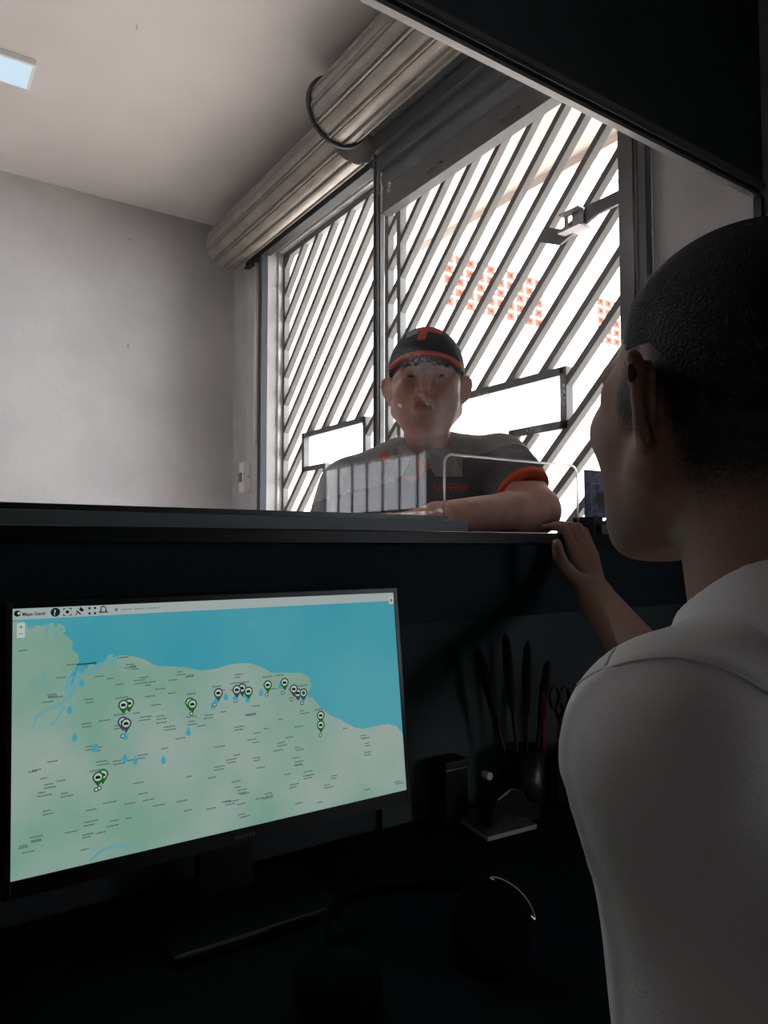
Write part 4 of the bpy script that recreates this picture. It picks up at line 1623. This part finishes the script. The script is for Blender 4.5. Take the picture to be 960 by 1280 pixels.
# carve the coarse body where the fine forearm takes over
in_f = (gb.x > gf.lo[0] + .01) & (gb.x < gf.x.max() - .01) & (gb.y > gf.lo[1] + .01) & (gb.y < gf.y.max() - .01) & (gb.z > gf.lo[2]) & (gb.z < (el_l[2] * 0.25 + sh_l[2] * 0.75) - 0.012)
arm_only = arm_field(gb, sh_l, el_l, wr_l, 0.056, 0.050, 0.029)
db = np.where(in_f & (arm_only < 0.03) & (torso_field(gb) > 0.004), np.maximum(db, 0.004), db)

Vb, Fb = nets(db, gb)
Vf, Ff = nets(df, gf)
Vr, Fr = nets(dr_, gr_)
# head mesh goes through the head frame
A = np.array(MHi)
Vh2 = Vh @ A[:3, :3].T + A[:3, 3]
fmat = np.concatenate([face_class(Vh[Fh_].mean(1)), np.zeros(len(Fb) + len(Ff) + len(Fr), np.int32)])


def raw_mesh(name, VF, M4, mats, parent, fm=None, label=None):
    n = 0
    Vs, Fs = [], []
    for V, F in VF:
        Vs.append(V)
        Fs.append(F + n)
        n += len(V)
    V, F = np.concatenate(Vs), np.concatenate(Fs)
    A = np.array(M4)
    W = V @ A[:3, :3].T + A[:3, 3]
    me = bpy.data.meshes.new(name)
    me.vertices.add(len(W))
    me.vertices.foreach_set('co', W.astype(np.float32).ravel())
    me.loops.add(len(F) * 4)
    me.loops.foreach_set('vertex_index', F.astype(np.int32).ravel())
    me.polygons.add(len(F))
    me.polygons.foreach_set('loop_start', np.arange(0, len(F) * 4, 4, dtype=np.int32))
    for m in mats:
        me.materials.append(m)
    if fm is not None:
        me.polygons.foreach_set('material_index', fm.astype(np.int32))
    me.polygons.foreach_set('use_smooth', np.ones(len(F), dtype=bool))
    me.update(calc_edges=True)
    me.validate()
    o = bpy.data.objects.new(name, me)
    COL.objects.link(o)
    if parent is not None:
        o.parent = parent
        o.matrix_parent_inverse = Matrix.Translation(parent.location).inverted()
    if label:
        o['label'] = label
    return o


raw_mesh('body', [(Vh2, Fh_), (Vb, Fb), (Vf, Ff), (Vr, Fr)], MC, [skin_a, lip_m, brow_m], cust, fmat)
# eyes: dark slits between lids
for s in (-1, 1):
    m_ = MB()
    m_.lathe([(0.0, -0.0008), (0.0062, 0.0004), (0.0062, 0.0012), (0, 0.0030)], MH @ Vector((s * 0.031, 0.0872, 0.0085)), 18, MH.to_3x3() @ Matrix.Rotation(math.radians(-90), 3, 'X') @ Matrix.Diagonal((1.35, 0.50, 1)))
    m_.build('eye', iris_m, cust, smooth=True)

# polo shirt
gs = Grid((-0.30, -0.27, -0.86), (0.31, 0.26, -0.08), 0.0045)
ds = torso_field(gs, 0.012)
tl = 0.66
hem_l = sh_l + (el_l - sh_l) * tl
ul = (el_l - sh_l) / np.linalg.norm(el_l - sh_l)
sl_ = cone(gs, sh_l, tuple(sh_l + (el_l - sh_l) * 0.9), 0.068, 0.063)
pl = (gs.x - hem_l[0]) * ul[0] + (gs.y - hem_l[1]) * ul[1] + (gs.z - hem_l[2]) * ul[2]
sl_ = sl_ + 0.0022 * np.sin(pl * 190 + gs.x * 40) * np.exp(-np.clip(pl + 0.055, -1, 1) ** 2 / 0.0018)
sl_ = np.maximum(sl_, pl)
hem_r = sh_r + (el_r - sh_r) * 0.8
ur = (el_r - sh_r) / np.linalg.norm(el_r - sh_r)
sr_ = cone(gs, sh_r, tuple(el_r), 0.068, 0.062)
pr = (gs.x - hem_r[0]) * ur[0] + (gs.y - hem_r[1]) * ur[1] + (gs.z - hem_r[2]) * ur[2]
sr_ = np.maximum(sr_, pr)
ds = smin(smin(ds, sl_, 0.02), sr_, 0.02)
ds = ds + wrinkle(gs, 0.004, 34, 3)
ds = np.maximum(ds, -(gs.z + 0.80))
# open neck, a V at the front
nx_ = 0.035
dn = cone(gs, (0, -0.055, -0.05), (0, -0.060, -0.140), 0.060, 0.050)
vcut = np.maximum(np.maximum(np.abs(gs.x - nx_ * 0.6) * 0.9 - (gs.z + 0.235) * 0.62, -(gs.y - 0.0)), -0.235 - gs.z)
ds = smax(ds, -dn, 0.004)
# collar: folded shell round the neck
gs0, gs = gs, Grid((-0.13, -0.18, -0.26), (0.13, 0.07, -0.06), 0.0024)
rad = np.sqrt(gs.x ** 2 + (gs.y + 0.055) ** 2)
cr = 0.082 - (gs.z + 0.17) * 0.30
shell = np.abs(rad - cr) - 0.0035
ztop = -0.112 - 0.35 * np.clip(gs.y + 0.055, -0.1, 0.1)
zbot = -0.192 - 0.10 * np.clip(gs.y + 0.055, -0.1, 0.1)
col_ = np.maximum(np.maximum(shell, gs.z - ztop), zbot - gs.z)
gap = (0.012 + np.clip(-(gs.z + 0.155), 0, 1) * 0.5) - np.abs(gs.x - 0.02)
col_ = np.maximum(col_, np.minimum(gap, gs.y + 0.03))
ds2 = ds


def polo_class(c):
    m = np.zeros(len(c), np.int32)
    x, y, z = c[:, 0], c[:, 1], c[:, 2]
    p_ = (c - hem_l) @ ul
    dl = np.linalg.norm(c - (sh_l + np.clip(((c - sh_l) @ ul), 0, 1)[:, None] * ul), axis=1)
    m[(p_ > -0.011) & (dl < 0.085) & (x < -0.14)] = 1
    p2 = (c - hem_r) @ ur
    m[(p2 > -0.012) & (x > 0.15) & (z < -0.3)] = 1
    r_ = np.sqrt(x ** 2 + (y + 0.055) ** 2)
    colr = (r_ < 0.0945) & (z > -0.192 - 0.1 * (y + 0.055)) & (r_ > 0.058)
    m[colr] = 2
    # orange placket V under the collar
    v = (y > -0.02) & (np.abs(x - 0.035) < 0.085) & (z > -0.212 + np.abs(x - 0.035) * 0.8) & (~colr)
    m[v] = 1
    # paler yoke on the shoulders
    yk = (z > -0.19 - 0.25 * np.abs(x)) & (np.abs(x) > 0.07) & (m == 0) & (p_ < -0.10)
    m[yk] = 2
    return m


Vcl, Fcl = nets(col_, gs)
raw_mesh('collar', [(Vcl, Fcl)], MC, [polo_lt], cust, None, 'pale grey turned-down collar')
gs = gs0
Vs_, Fs_ = nets(ds2, gs)
shirt_c = raw_mesh('polo_shirt', [(Vs_, Fs_)], MC, [polo_m, orange_m, polo_lt], cust, polo_class(Vs_[Fs_].mean(1)), 'charcoal polo shirt with orange placket and sleeve bands')

# trousers and shoes, standing behind the counter
gt = Grid((-0.24, -0.30, -1.60), (0.24, 0.20, -0.70), 0.009)
fz = -HC.z
dt = ell(gt, (0, -0.11, -0.79), (0.175, 0.125, 0.13))
for s in (-1, 1):
    dt = smin(dt, chain(gt, [(s * 0.09, -0.11, -0.84), (s * 0.10, -0.08, -1.14), (s * 0.105, -0.12, fz + 0.09)], [0.098, 0.070, 0.058], 0.02), 0.03)
dt = np.maximum(np.maximum(dt, gt.z + 0.765), fz + 0.05 - gt.z)
Vt, Ft = nets(dt + wrinkle(gt, 0.004, 26, 8), gt)
raw_mesh('trousers', [(Vt, Ft)], MC, [jean_m], cust)
for s in (-1, 1):
    g5 = Grid((s * 0.105 - 0.07, -0.22, fz - 0.01), (s * 0.105 + 0.07, 0.12, fz + 0.13), 0.006)
    d5 = smin(ell(g5, (s * 0.105, -0.03, fz + 0.03), (0.047, 0.13, 0.04)), cone(g5, (s * 0.105, -0.12, fz + 0.03), (s * 0.105, -0.12, fz + 0.09), 0.042, 0.038), 0.03)
    d5 = np.maximum(d5, fz + 0.003 - g5.z)
    V5, F5 = nets(d5, g5)
    raw_mesh('shoe', [(V5, F5)], MC, [shoe_m], cust)

# cap
gc = Grid((-0.11, -0.13, -0.01), (0.11, 0.20, 0.16), 0.002)
crown = ell(gc, (0, -0.012, 0.040), (0.086, 0.106, 0.100))
inner = ell(gc, (0, -0.012, 0.040), (0.082, 0.102, 0.096))
bandz = gc.z - (0.030 + 0.06 * np.clip(gc.y, -0.1, 0.1))
dc = np.maximum(np.maximum(crown, -inner), -bandz)
by_ = gc.y - 0.055
surf = 0.047 - 0.06 * by_ * 1.2 - 2.6 * gc.x ** 2
outl = np.sqrt((gc.x / 0.080) ** 2 + (np.clip(by_, 0, 1) / 0.112) ** 2) - 1.0
brim = np.maximum(np.maximum(np.abs(gc.z - surf) - 0.0026, outl * 0.07), np.maximum(-by_, -inner))
dc = smin(dc, brim, 0.004)
btn = ell(gc, (0, -0.012, 0.141), (0.008, 0.008, 0.004))
dc = np.minimum(dc, btn)


def cap_class(c):
    m = np.zeros(len(c), np.int32)
    x, y, z = c[:, 0], c[:, 1], c[:, 2]
    by = y - 0.055
    onb = (by > 0.012) & (np.sqrt((x / 0.088) ** 2 + ((y + 0.012) / 0.109) ** 2 + ((z - 0.04) / 0.103) ** 2) > 1.0)
    e = np.sqrt((x / 0.080) ** 2 + (np.clip(by, 0, 1) / 0.112) ** 2)
    sf = 0.047 - 0.06 * by * 1.2 - 2.6 * x ** 2
    m[onb & (z < sf)] = 3
    m[onb & (e > 0.86)] = 4
    fr = (y > 0.02) & (~onb) & (z > 0.06)
    # logo: an orange angular stroke with a grey wing beside it (image right is -x)
    u, v = -x, z
    lg = fr & (((u > -0.014) & (u < 0.034) & (v > 0.113 - 0.2 * u) & (v < 0.129 - 0.25 * u)) | ((u > -0.016 + (v - .1) * .2) & (u < 0.002 + (v - .1) * .25) & (v > 0.088) & (v < 0.120)))
    m[lg] = 1
    gy = fr & (u < -0.016) & (u > -0.042) & (v > 0.108 + 0.35 * (u + .018)) & (v < 0.124 + 0.35 * (u + .018))
    m[gy] = 2
    return m


Vc, Fc = nets(dc, gc)
raw_mesh('cap', [(Vc, Fc)], MH, [cap_m, cap_or, cap_gr, cap_un, cap_or], cust, cap_class(Vc[Fc].mean(1)), 'dark cap with an orange and grey emblem and a red-edged brim')
# short hair below the cap at the temples and nape
gk = Grid((-0.1, -0.13, -0.06), (0.1, 0.08, 0.06), 0.0026)
dk_ = head_field(gk, ears=False) - 0.0022
reg = np.maximum(gk.y - 0.045, -(gk.z + np.where(gk.y > 0.01, -0.012, np.where(gk.y > -0.03, -0.028, 0.045))))
dk_ = np.maximum(dk_, reg)
Vk, Fk = nets(dk_, gk)
raw_mesh('hair', [(Vk, Fk)], MH, [fade_m], cust)

# chest lettering, laid on the shirt
bvh = BVHTree.FromObject(shirt_c, bpy.context.evaluated_depsgraph_get()) if False else BVHTree.FromPolygons([v.co.copy() for v in shirt_c.data.vertices], [tuple(p.vertices) for p in shirt_c.data.polygons])


def lay_on(o, bvh_, lift=0.0012):
    """move each vertex on to the surface along the sight direction of the chest"""
    for v in o.data.vertices:
        dirn = (v.co - EYE).normalized()
        hit = bvh_.ray_cast(EYE, dirn)
        if hit[0] is not None:
            v.co = hit[0] - dirn * lift


ctr = P(566, 609.5, t=1.60)
axx = RT.copy()
axy = Vector((0, 0, 1))
tx = text_mesh('chest_lettering', 'LINHARES', 0.0165, orange_m, ctr - axx * 0.040 - axy * 0.0045, (axx + axy * 0.0).normalized(), axy, cust, bold=0.0004)
lay_on(tx, bvh)
m_ = MB()
for (a, b, z0, z1) in ((-0.044, -0.028, -0.002, 0.0075), (-0.012, 0.020, 0.0082, 0.0098), (-0.040, -0.020, -0.0078, -0.0064), (-0.012, 0.026, -0.0078, -0.0064)):
    n = 6
    vs = [ctr + axx * (a + (b - a) * i / n) + axy * z for i in range(n + 1) for z in ((z0, z1) if z1 - z0 < .005 else (z0, z0 + .0015))]
    m_.add(vs, [(2 * i, 2 * i + 2, 2 * i + 3, 2 * i + 1) for i in range(n)])
o = m_.build('chest_border', cap_gr, cust)
lay_on(o, bvh)

# =============================================================== worker in white, seated at the desk, seen from behind
def CW(lat, fwd, z):
    """point given as metres to the right of, ahead of and above the camera"""
    q = EYE + RT * lat + FH * fwd
    q.z = 1.2 + z
    return q


SC = 1.0
HW = CW(0.250, 0.522, 0.103)
MW = frame(HW, math.radians(23), pitch=math.radians(4)) @ Matrix.Scale(SC, 4)
NW = CW(0.262, 0.490, -0.055)
wk = thing('person', 'man with cropped black hair in a white polo shirt, seen from behind in the foreground', 'person', (NW.x, NW.y, 0))
MT = frame(NW, math.radians(37))

# head
gw = Grid((-0.108, -0.13, -0.150), (0.100, 0.130, 0.135), 0.0023)
hf = head_field(gw, jawk=1.05)
nk0 = MW.inverted() @ CW(0.262, 0.500, 0.03)
nk1 = MW.inverted() @ CW(0.275, 0.475, -0.10)
hfn = smin(hf, cone(gw, tuple(nk0), tuple(nk1), 0.056, 0.064), 0.022)
Vw, Fw = nets(hfn, gw)


def to_T(M, V):
    A = np.array(MT.inverted() @ M)
    return V @ A[:3, :3].T + A[:3, 3]


# torso and arms in the torso frame
def T_(lat, fwd, z):
    return np.array(MT.inverted() @ CW(lat, fwd, z))


shL_ = T_(0.172, 0.430, -0.121)
elL_ = T_(0.248, 0.480, -0.385)
wrL_ = T_(0.33, 0.66, -0.405)
shR_ = T_(0.420, 0.640, -0.125)
elR_ = T_(0.410, 0.930, -0.245)
wrist = P(744, 748, t=1.262)
wrR_ = np.array(MT.inverted() @ wrist)
gT = Grid((-0.26, -0.22, -0.66), (0.26, 0.52, 0.06), 0.0065)


def torso_w(g, inf=0.0):
    mid = (shL_ + shR_) / 2
    d = ell(g, (0.015, -0.02, -0.24), (0.150 + inf, 0.100 + inf, 0.20 + inf))
    d = smin(d, ell(g, (0.04, -0.04, -0.46), (0.135 + inf, 0.105 + inf, 0.18 + inf)), 0.05)
    d = smin(d, cone(g, tuple(shL_ + np.array((0.035, 0, 0.005))), (0.0, -0.015, -0.026), 0.050 + inf, 0.056 + inf), 0.035)
    d = smin(d, cone(g, tuple(shR_ - np.array((0.035, 0.03, -0.005))), (0.0, -0.03, -0.075), 0.056 + inf, 0.062 + inf), 0.035)
    return d


dT = torso_w(gT)
dT = smin(dT, arm_field(gT, shL_, elL_, wrL_, 0.056, 0.046, 0.028), 0.02)
dT = smin(dT, arm_field(gT, shR_, elR_, None, 0.056, 0.046), 0.02)
nkT0, nkT1 = T_(0.262, 0.500, 0.02), T_(0.270, 0.485, -0.10)
dT = smin(dT, cone(gT, tuple(nkT0), tuple(nkT1), 0.050, 0.062), 0.03)
dT = np.maximum(dT, gT.z - 0.015)
VT, FT = nets(dT, gT)

# right forearm and hand resting over the ledge edge
ft = lambda px, py, Y: np.array(MT.inverted() @ P(px, py, Y=Y))
tt = lambda px, py, t: np.array(MT.inverted() @ P(px, py, t=t))
mcR = [tuple(tt(717, 688, 1.325)), tuple(tt(726, 684, 1.335)), tuple(tt(734, 687, 1.335)), tuple(tt(741, 694, 1.33))]
fgR = [[tuple(ft(706, 660.5, 0.925)), tuple(ft(692, 658.5, 0.945)), tuple(ft(681, 659.5, 0.957))],
       [tuple(ft(714, 658, 0.935)), tuple(ft(702, 656, 0.962)), tuple(ft(693, 656.5, 0.978))],
       [tuple(ft(723, 659, 0.94)), tuple(ft(713, 657.5, 0.968)), tuple(ft(705, 657.5, 0.985))],
       [tuple(ft(731, 664, 0.93)), tuple(ft(724, 660.5, 0.95)), tuple(ft(718, 660, 0.965))]]
thR = [tuple(tt(729, 732, 1.265)), tuple(tt(709, 714, 1.262)), tuple(tt(699, 697, 1.27)), tuple(tt(696, 680, 1.275))]
ap = np.array(mcR + [q for f in fgR for q in f] + thR + [tuple(wrR_), tuple(elR_)])
gR2 = Grid(ap.min(0) - 0.055, ap.max(0) + 0.045, 0.0026)
dR2 = hand_fields(gR2, tuple(wrR_), fgR, thR, mcR, 0.0080)
dR2 = smin(dR2, chain(gR2, [elR_, elR_ * .6 + wrR_ * .4, wrR_], [0.044, 0.041, 0.033], 0.01), 0.015)
# tendons and knuckles on the back of the hand
for i in range(4):
    a_, b_ = np.array(wrR_) * 0.8 + np.array(mcR[i]) * 0.2, np.array(mcR[i])
    vdir = np.array(MT.inverted().to_3x3() @ (-(FW * 1.0) + UP * 0.35)).astype(float)
    vdir /= np.linalg.norm(vdir)
    dR2 = smin(dR2, cone(gR2, tuple(a_ + vdir * 0.0135), tuple(b_ + vdir * 0.0065), 0.003, 0.0045), 0.006)
dR2 = np.maximum(dR2, -((gR2.x - elR_[0]) * 0 + (gR2.y - elR_[1] - 0.0)))
VR2, FR2 = nets(dR2, gR2)
# left hand flat on the desk
hd = (wrL_ - elL_) / np.linalg.norm(wrL_ - elL_)
hd[2] = 0
sd2 = np.cross(hd, np.array((0, 0, 1.0)))
mcL, fgL = [], []
for i, (o_, ln) in enumerate(((0.030, 0.9), (0.010, 1.0), (-0.010, 0.94), (-0.029, 0.76))):
    m0 = wrL_ + hd * 0.085 + sd2 * o_ + np.array((0, 0, -0.008))
    mcL.append(tuple(m0))
    fgL.append([tuple(m0 + hd * 0.040 * ln + np.array((0, 0, .004))), tuple(m0 + hd * 0.064 * ln - np.array((0, 0, .004))), tuple(m0 + hd * 0.082 * ln - np.array((0, 0, .012)))])
thL = [tuple(wrL_ + hd * .015 + sd2 * .018), tuple(wrL_ + hd * .045 + sd2 * .044), tuple(wrL_ + hd * .07 + sd2 * .052 - np.array((0, 0, .008))), tuple(wrL_ + hd * .09 + sd2 * .05 - np.array((0, 0, .012)))]
ap = np.array(mcL + [q for f in fgL for q in f] + thL + [tuple(wrL_)])
gL2 = Grid(ap.min(0) - 0.045, ap.max(0) + 0.04, 0.0034)
dL2 = smin(hand_fields(gL2, tuple(wrL_), fgL, thL, mcL), cone(gL2, tuple(elL_), tuple(wrL_), 0.042, 0.0275), 0.012)
VL2, FL2 = nets(dL2, gL2)
nw = len(Fw)
fm = np.zeros(nw + len(FT) + len(FR2) + len(FL2), np.int32)
fm[:nw] = face_class(Vw[Fw].mean(1))
wb = raw_mesh('body', [(to_T(MW, Vw), Fw), (VT, FT), (VR2, FR2), (VL2, FL2)], MT, [scalp_m, lip_m, brow_m], wk, fm)


def ramp(v, a, b):
    t = np.clip((v - a) / (b - a), 0, 1)
    return t * t * (3 - 2 * t)


hx, hy, hz_ = Vw[:, 0], Vw[:, 1], Vw[:, 2]
low = np.where(hy < -0.03, -0.085, -0.085 + np.clip((hy + 0.03) / 0.035, 0, 1) * 0.105)
wgt = ramp(hz_ - low, -0.004, 0.055)
burn = ramp(hz_, -0.035, 0.0) * ramp(hy, 0.006, 0.014) * (1 - ramp(hy, 0.024, 0.036)) * 0.75
front = 1 - ramp(hy - 0.030 - (hz_ - 0.02) * 0.55, -0.004, 0.012)
wgt = np.maximum(wgt * front, burn)
wgt *= (np.abs(hx) < 0.0775) | (hz_ > 0.04)
attr = wb.data.attributes.new('hair', 'FLOAT', 'POINT')
full = np.zeros(len(wb.data.vertices), np.float32)
full[:len(Vw)] = wgt
attr.data.foreach_set('value', full)
# thumb nail
th_tip = MT @ Vector(thR[3])
cdir = (EYE - th_tip).normalized()
m_ = MB()
tdir = ((MT @ Vector(thR[3])) - (MT @ Vector(thR[2]))).normalized()
nn_ = (cdir - tdir * cdir.dot(tdir)).normalized()
ss_ = tdir.cross(nn_)
Mn = Matrix((ss_, tdir, nn_)).transposed()
m_.lathe([(0.0, 0.0), (0.0055, -0.0015), (0.0058, -0.0005), (0.004, 0.0008), (0, 0.0012)], th_tip + nn_ * 0.0088 - tdir * 0.002, 16, Mn @ Matrix.Diagonal((1, 1.25, 1)))
m_.build('thumb_nail', nail_m, wk, smooth=True)
for s in (-1, 1):
    m_ = MB()
    m_.lathe([(0.0, -0.0008), (0.0062, 0.0004), (0.0062, 0.0012), (0, 0.0030)], MW @ Vector((s * 0.031, 0.0872, 0.0085)), 14, MW.to_3x3() @ Matrix.Rotation(math.radians(-90), 3, 'X') @ Matrix.Diagonal((1.35, 0.6, 1)))
    m_.build('eye', iris_m, wk, smooth=True)

# hair: a thin cap of hair over the skull, and a shorter faded zone below it
gh2 = Grid((-0.10, -0.135, -0.10), (0.10, 0.11, 0.145), 0.0024)
base = head_field(gh2, ears=False)
bs = smin(base, cone(gh2, tuple(nk0), tuple(nk1), 0.056, 0.064), 0.022)


def hairline(g, up):
    """height of the hair edge as a function of how far forward"""
    y = g.y
    h = np.where(y < -0.03, -0.070 + (y + 0.03) * -0.1, 0)
    t = np.clip((y + 0.03) / 0.035, 0, 1)
    h = np.where(y >= -0.03, -0.070 + t * 0.100, h)            # rises behind the ear
    h = np.where(y > 0.010, 0.030 - 0 * y, h)
    side = (y > 0.012) & (y < 0.030)
    h = np.where(side, 0.0, h)                              # sideburn
    h = np.where(y >= 0.030, 0.022 + (y - 0.030) * 2.2, h)     # temple up to the forehead
    return h + up


hw = np.maximum(bs - 0.0055, (hairline(gh2, 0.045) - gh2.z) * 0.6)
up_h = gh2.z - (0.034 - 0.9 * np.clip(-gh2.y, 0, 0.06) + np.clip(gh2.y - 0.03, 0, 1) * 0.8)
hw = bs - 0.0056 * np.clip(up_h / 0.035, -0.3, 1) + 0.0006
hw = np.maximum(hw, -up_h * 0.5)
V1, F1 = nets(hw, gh2)
raw_mesh('hair', [(V1, F1)], MW, [hair_m], wk, None, 'close-cropped black hair')

# white polo shirt
gS = Grid((-0.27, -0.24, -0.64), (0.27, 0.34, 0.07), 0.0045)
dS = torso_w(gS, 0.012)
uL = (elL_ - shL_) / np.linalg.norm(elL_ - shL_)
uR = (elR_ - shR_) / np.linalg.norm(elR_ - shR_)


def sleeve(g, a, b, u, frac, r0, r1):
    d = cone(g, tuple(a), tuple(a + (b - a)), r0, r1)
    q = (g.x - a[0]) * u[0] + (g.y - a[1]) * u[1] + (g.z - a[2]) * u[2]
    return np.maximum(d, q - np.linalg.norm(b - a) * frac), q


sL, qL = sleeve(gS, shL_, elL_, uL, 0.93, 0.067, 0.064)
sR, qR = sleeve(gS, shR_, elR_, uR, 0.62, 0.066, 0.062)
dS = smin(smin(dS, sL, 0.03), sR, 0.03)
# armhole seam ridge on the left shoulder: a raised line on a slanting plane
q0, q1, q2 = [np.array(MT.inverted() @ P(*a_, t=b_)) for a_, b_ in (((708, 885), 0.425), ((850, 823), 0.40), ((960, 880), 0.385))]
sn = np.cross(q1 - q0, q2 - q0)
sn /= np.linalg.norm(sn)
if sn[2] > 0:
    sn = -sn
sp_ = q1
sq = (gS.x - sp_[0]) * sn[0] + (gS.y - sp_[1]) * sn[1] + (gS.z - sp_[2]) * sn[2]
near = np.exp(-((gS.x - shL_[0]) ** 2 + (gS.y - shL_[1]) ** 2 + (gS.z - shL_[2]) ** 2) / 0.03)
dS = dS - 0.0026 * np.exp(-(sq / 0.0045) ** 2) * np.clip(near * 2, 0, 1) + 0.0015 * (1 / (1 + np.exp(-sq / 0.002))) * np.clip(near * 2, 0, 1)
dS = dS + wrinkle(gS, 0.0035, 26, 5) * np.clip(-(gS.z + 0.10) * 6, 0.1, 1)
# long soft drapes down the back
dS = dS + 0.004 * np.sin(gS.x * 60 + gS.z * 14) * np.clip(-(gS.z + 0.2) * 4, 0, 1)
nC, nD = T_(0.262, 0.500, 0.06), T_(0.272, 0.482, -0.06)
hole = cone(gS, tuple(nC), tuple(nD), 0.058, 0.064)
dS = smax(dS, -hole, 0.003)
dS2 = np.maximum(dS, -(gS.z + 0.60))
# folded collar round the neck
gS0, gS = gS, Grid((-0.13, -0.16, -0.09), (0.13, 0.12, 0.12), 0.0024)
ax_ = (nC - nD) / np.linalg.norm(nC - nD)
rx_, ry_, rz_ = gS.x - nD[0], gS.y - nD[1], gS.z - nD[2]
hh = rx_ * ax_[0] + ry_ * ax_[1] + rz_ * ax_[2]
rd = np.sqrt(np.clip(rx_ ** 2 + ry_ ** 2 + rz_ ** 2 - hh ** 2, 0, None))
cr_ = 0.0690 - (hh - 0.02) * 0.50
sh_ = np.abs(rd - cr_) - 0.0030
topc = 0.050 - 0.45 * (gS.y - nD[1])
botc = -0.014 - 0.25 * (gS.y - nD[1])
cc = np.maximum(np.maximum(sh_, hh - topc), botc - hh)
Vcl, Fcl = nets(cc, gS)
raw_mesh('collar', [(Vcl, Fcl)], MT, [shirt_m], wk, None, 'turned-down white collar')
gS = gS0
VS, FS = nets(dS2, gS)
shirt_w = raw_mesh('polo_shirt', [(VS, FS)], MT, [shirt_m], wk, None, 'white short-sleeved polo shirt with a folded collar')
bw = BVHTree.FromPolygons([v.co.copy() for v in shirt_w.data.vertices], [tuple(p.vertices) for p in shirt_w.data.polygons])
for line in ([(708, 880), (714, 866), (728, 850), (750, 837), (790, 826), (820, 822), (850, 822), (880, 828), (910, 838), (940, 853), (970, 871), (1010, 900)], [(757, 833), (762, 820), (772, 807), (788, 795), (803, 788)]):
    dense = []
    for i in range(len(line) - 1):
        for k in range(4):
            dense.append((line[i][0] + (line[i + 1][0] - line[i][0]) * k / 4, line[i][1] + (line[i + 1][1] - line[i][1]) * k / 4))
    pts = []
    for px_, py_ in dense:
        h_ = bw.ray_cast(EYE, (P(px_, py_, t=1.0) - EYE).normalized())
        if h_[0] is not None and h_[0].length < 3:
            pts.append(h_[0] - h_[1] * (0.0002 if h_[1].dot(h_[0] - EYE) < 0 else -0.0002))
    if len(pts) > 4:
        m_ = MB()
        sm = [sum((pts[min(max(i + q, 0), len(pts) - 1)] for q in (-1, 0, 1)), Vector()) / 3 for i in range(len(pts))]
        m_.tube(sm, 0.0013, 8)
        m_.build('sleeve_seam', shirt_m, shirt_w, smooth=True)

# trousers, shoes and the stool that carries him
hip = T_(0.31, 0.44, -0.60)
gQ = Grid((-0.24, -0.24, -1.16), (0.24, 0.56, -0.46), 0.010)
zf = -NW.z
dq = ell(gQ, (hip[0], hip[1] + 0.0, -0.58), (0.17, 0.13, 0.12))
for s in (-1, 1):
    dq = smin(dq, chain(gQ, [(s * 0.09, 0.02, -0.60), (s * 0.12, 0.40, -0.62), (s * 0.12, 0.36, zf + 0.09)], [0.085, 0.065, 0.052], 0.02), 0.03)
dq = np.maximum(dq, zf + 0.05 - gQ.z)
dq = np.maximum(dq, gQ.z + 0.52)
Vq, Fq = nets(dq + wrinkle(gQ, 0.003, 22, 4), gQ)
raw_mesh('trousers', [(Vq, Fq)], MT, [jean_m], wk)
for s in (-1, 1):
    g5 = Grid((s * 0.12 - 0.07, 0.26, zf - 0.01), (s * 0.12 + 0.07, 0.60, zf + 0.13), 0.007)
    d5 = smin(ell(g5, (s * 0.12, 0.43, zf + 0.03), (0.047, 0.13, 0.04)), cone(g5, (s * 0.12, 0.36, zf + 0.03), (s * 0.12, 0.36, zf + 0.09), 0.042, 0.038), 0.03)
    d5 = np.maximum(d5, zf + 0.003 - g5.z)
    V5, F5 = nets(d5, g5)
    raw_mesh('shoe', [(V5, F5)], MT, [shoe_m], wk)
sc_ = MT @ Vector((hip[0], hip[1] + 0.03, 0))
stool = thing('office_stool', 'round dark stool under the seated man in the white shirt', 'stool', (sc_.x, sc_.y, 0))
zt = NW.z - 0.69
m_ = MB()
m_.lathe([(0, -0.06), (0.17, -0.06), (0.185, -0.045), (0.185, -0.012), (0.17, 0.0), (0, 0.0)], (sc_.x, sc_.y, zt), 32)
m_.build('seat', black_soft, stool, smooth=False)
m_ = MB()
m_.tube([(sc_.x, sc_.y, 0.10), (sc_.x, sc_.y, zt - 0.055)], 0.025, 16)
m_.build('column', chrome, stool, smooth=True)
for k in range(5):
    a = 2 * math.pi * k / 5
    m_ = MB()
    m_.tube([(sc_.x, sc_.y, 0.11), (sc_.x + 0.24 * math.cos(a), sc_.y + 0.24 * math.sin(a), 0.065)], [0.02, 0.012], 10)
    lg_ = m_.build('leg', black_pl, stool)
    m_ = MB()
    m_.lathe([(0, -0.012), (0.02, -0.012), (0.027, -0.006), (0.027, 0.006), (0.02, 0.012), (0, 0.012)], (sc_.x + 0.24 * math.cos(a), sc_.y + 0.24 * math.sin(a), 0.028), 16, Matrix.Rotation(math.radians(90), 3, 'X'))
    m_.build('castor', black_pl, lg_)
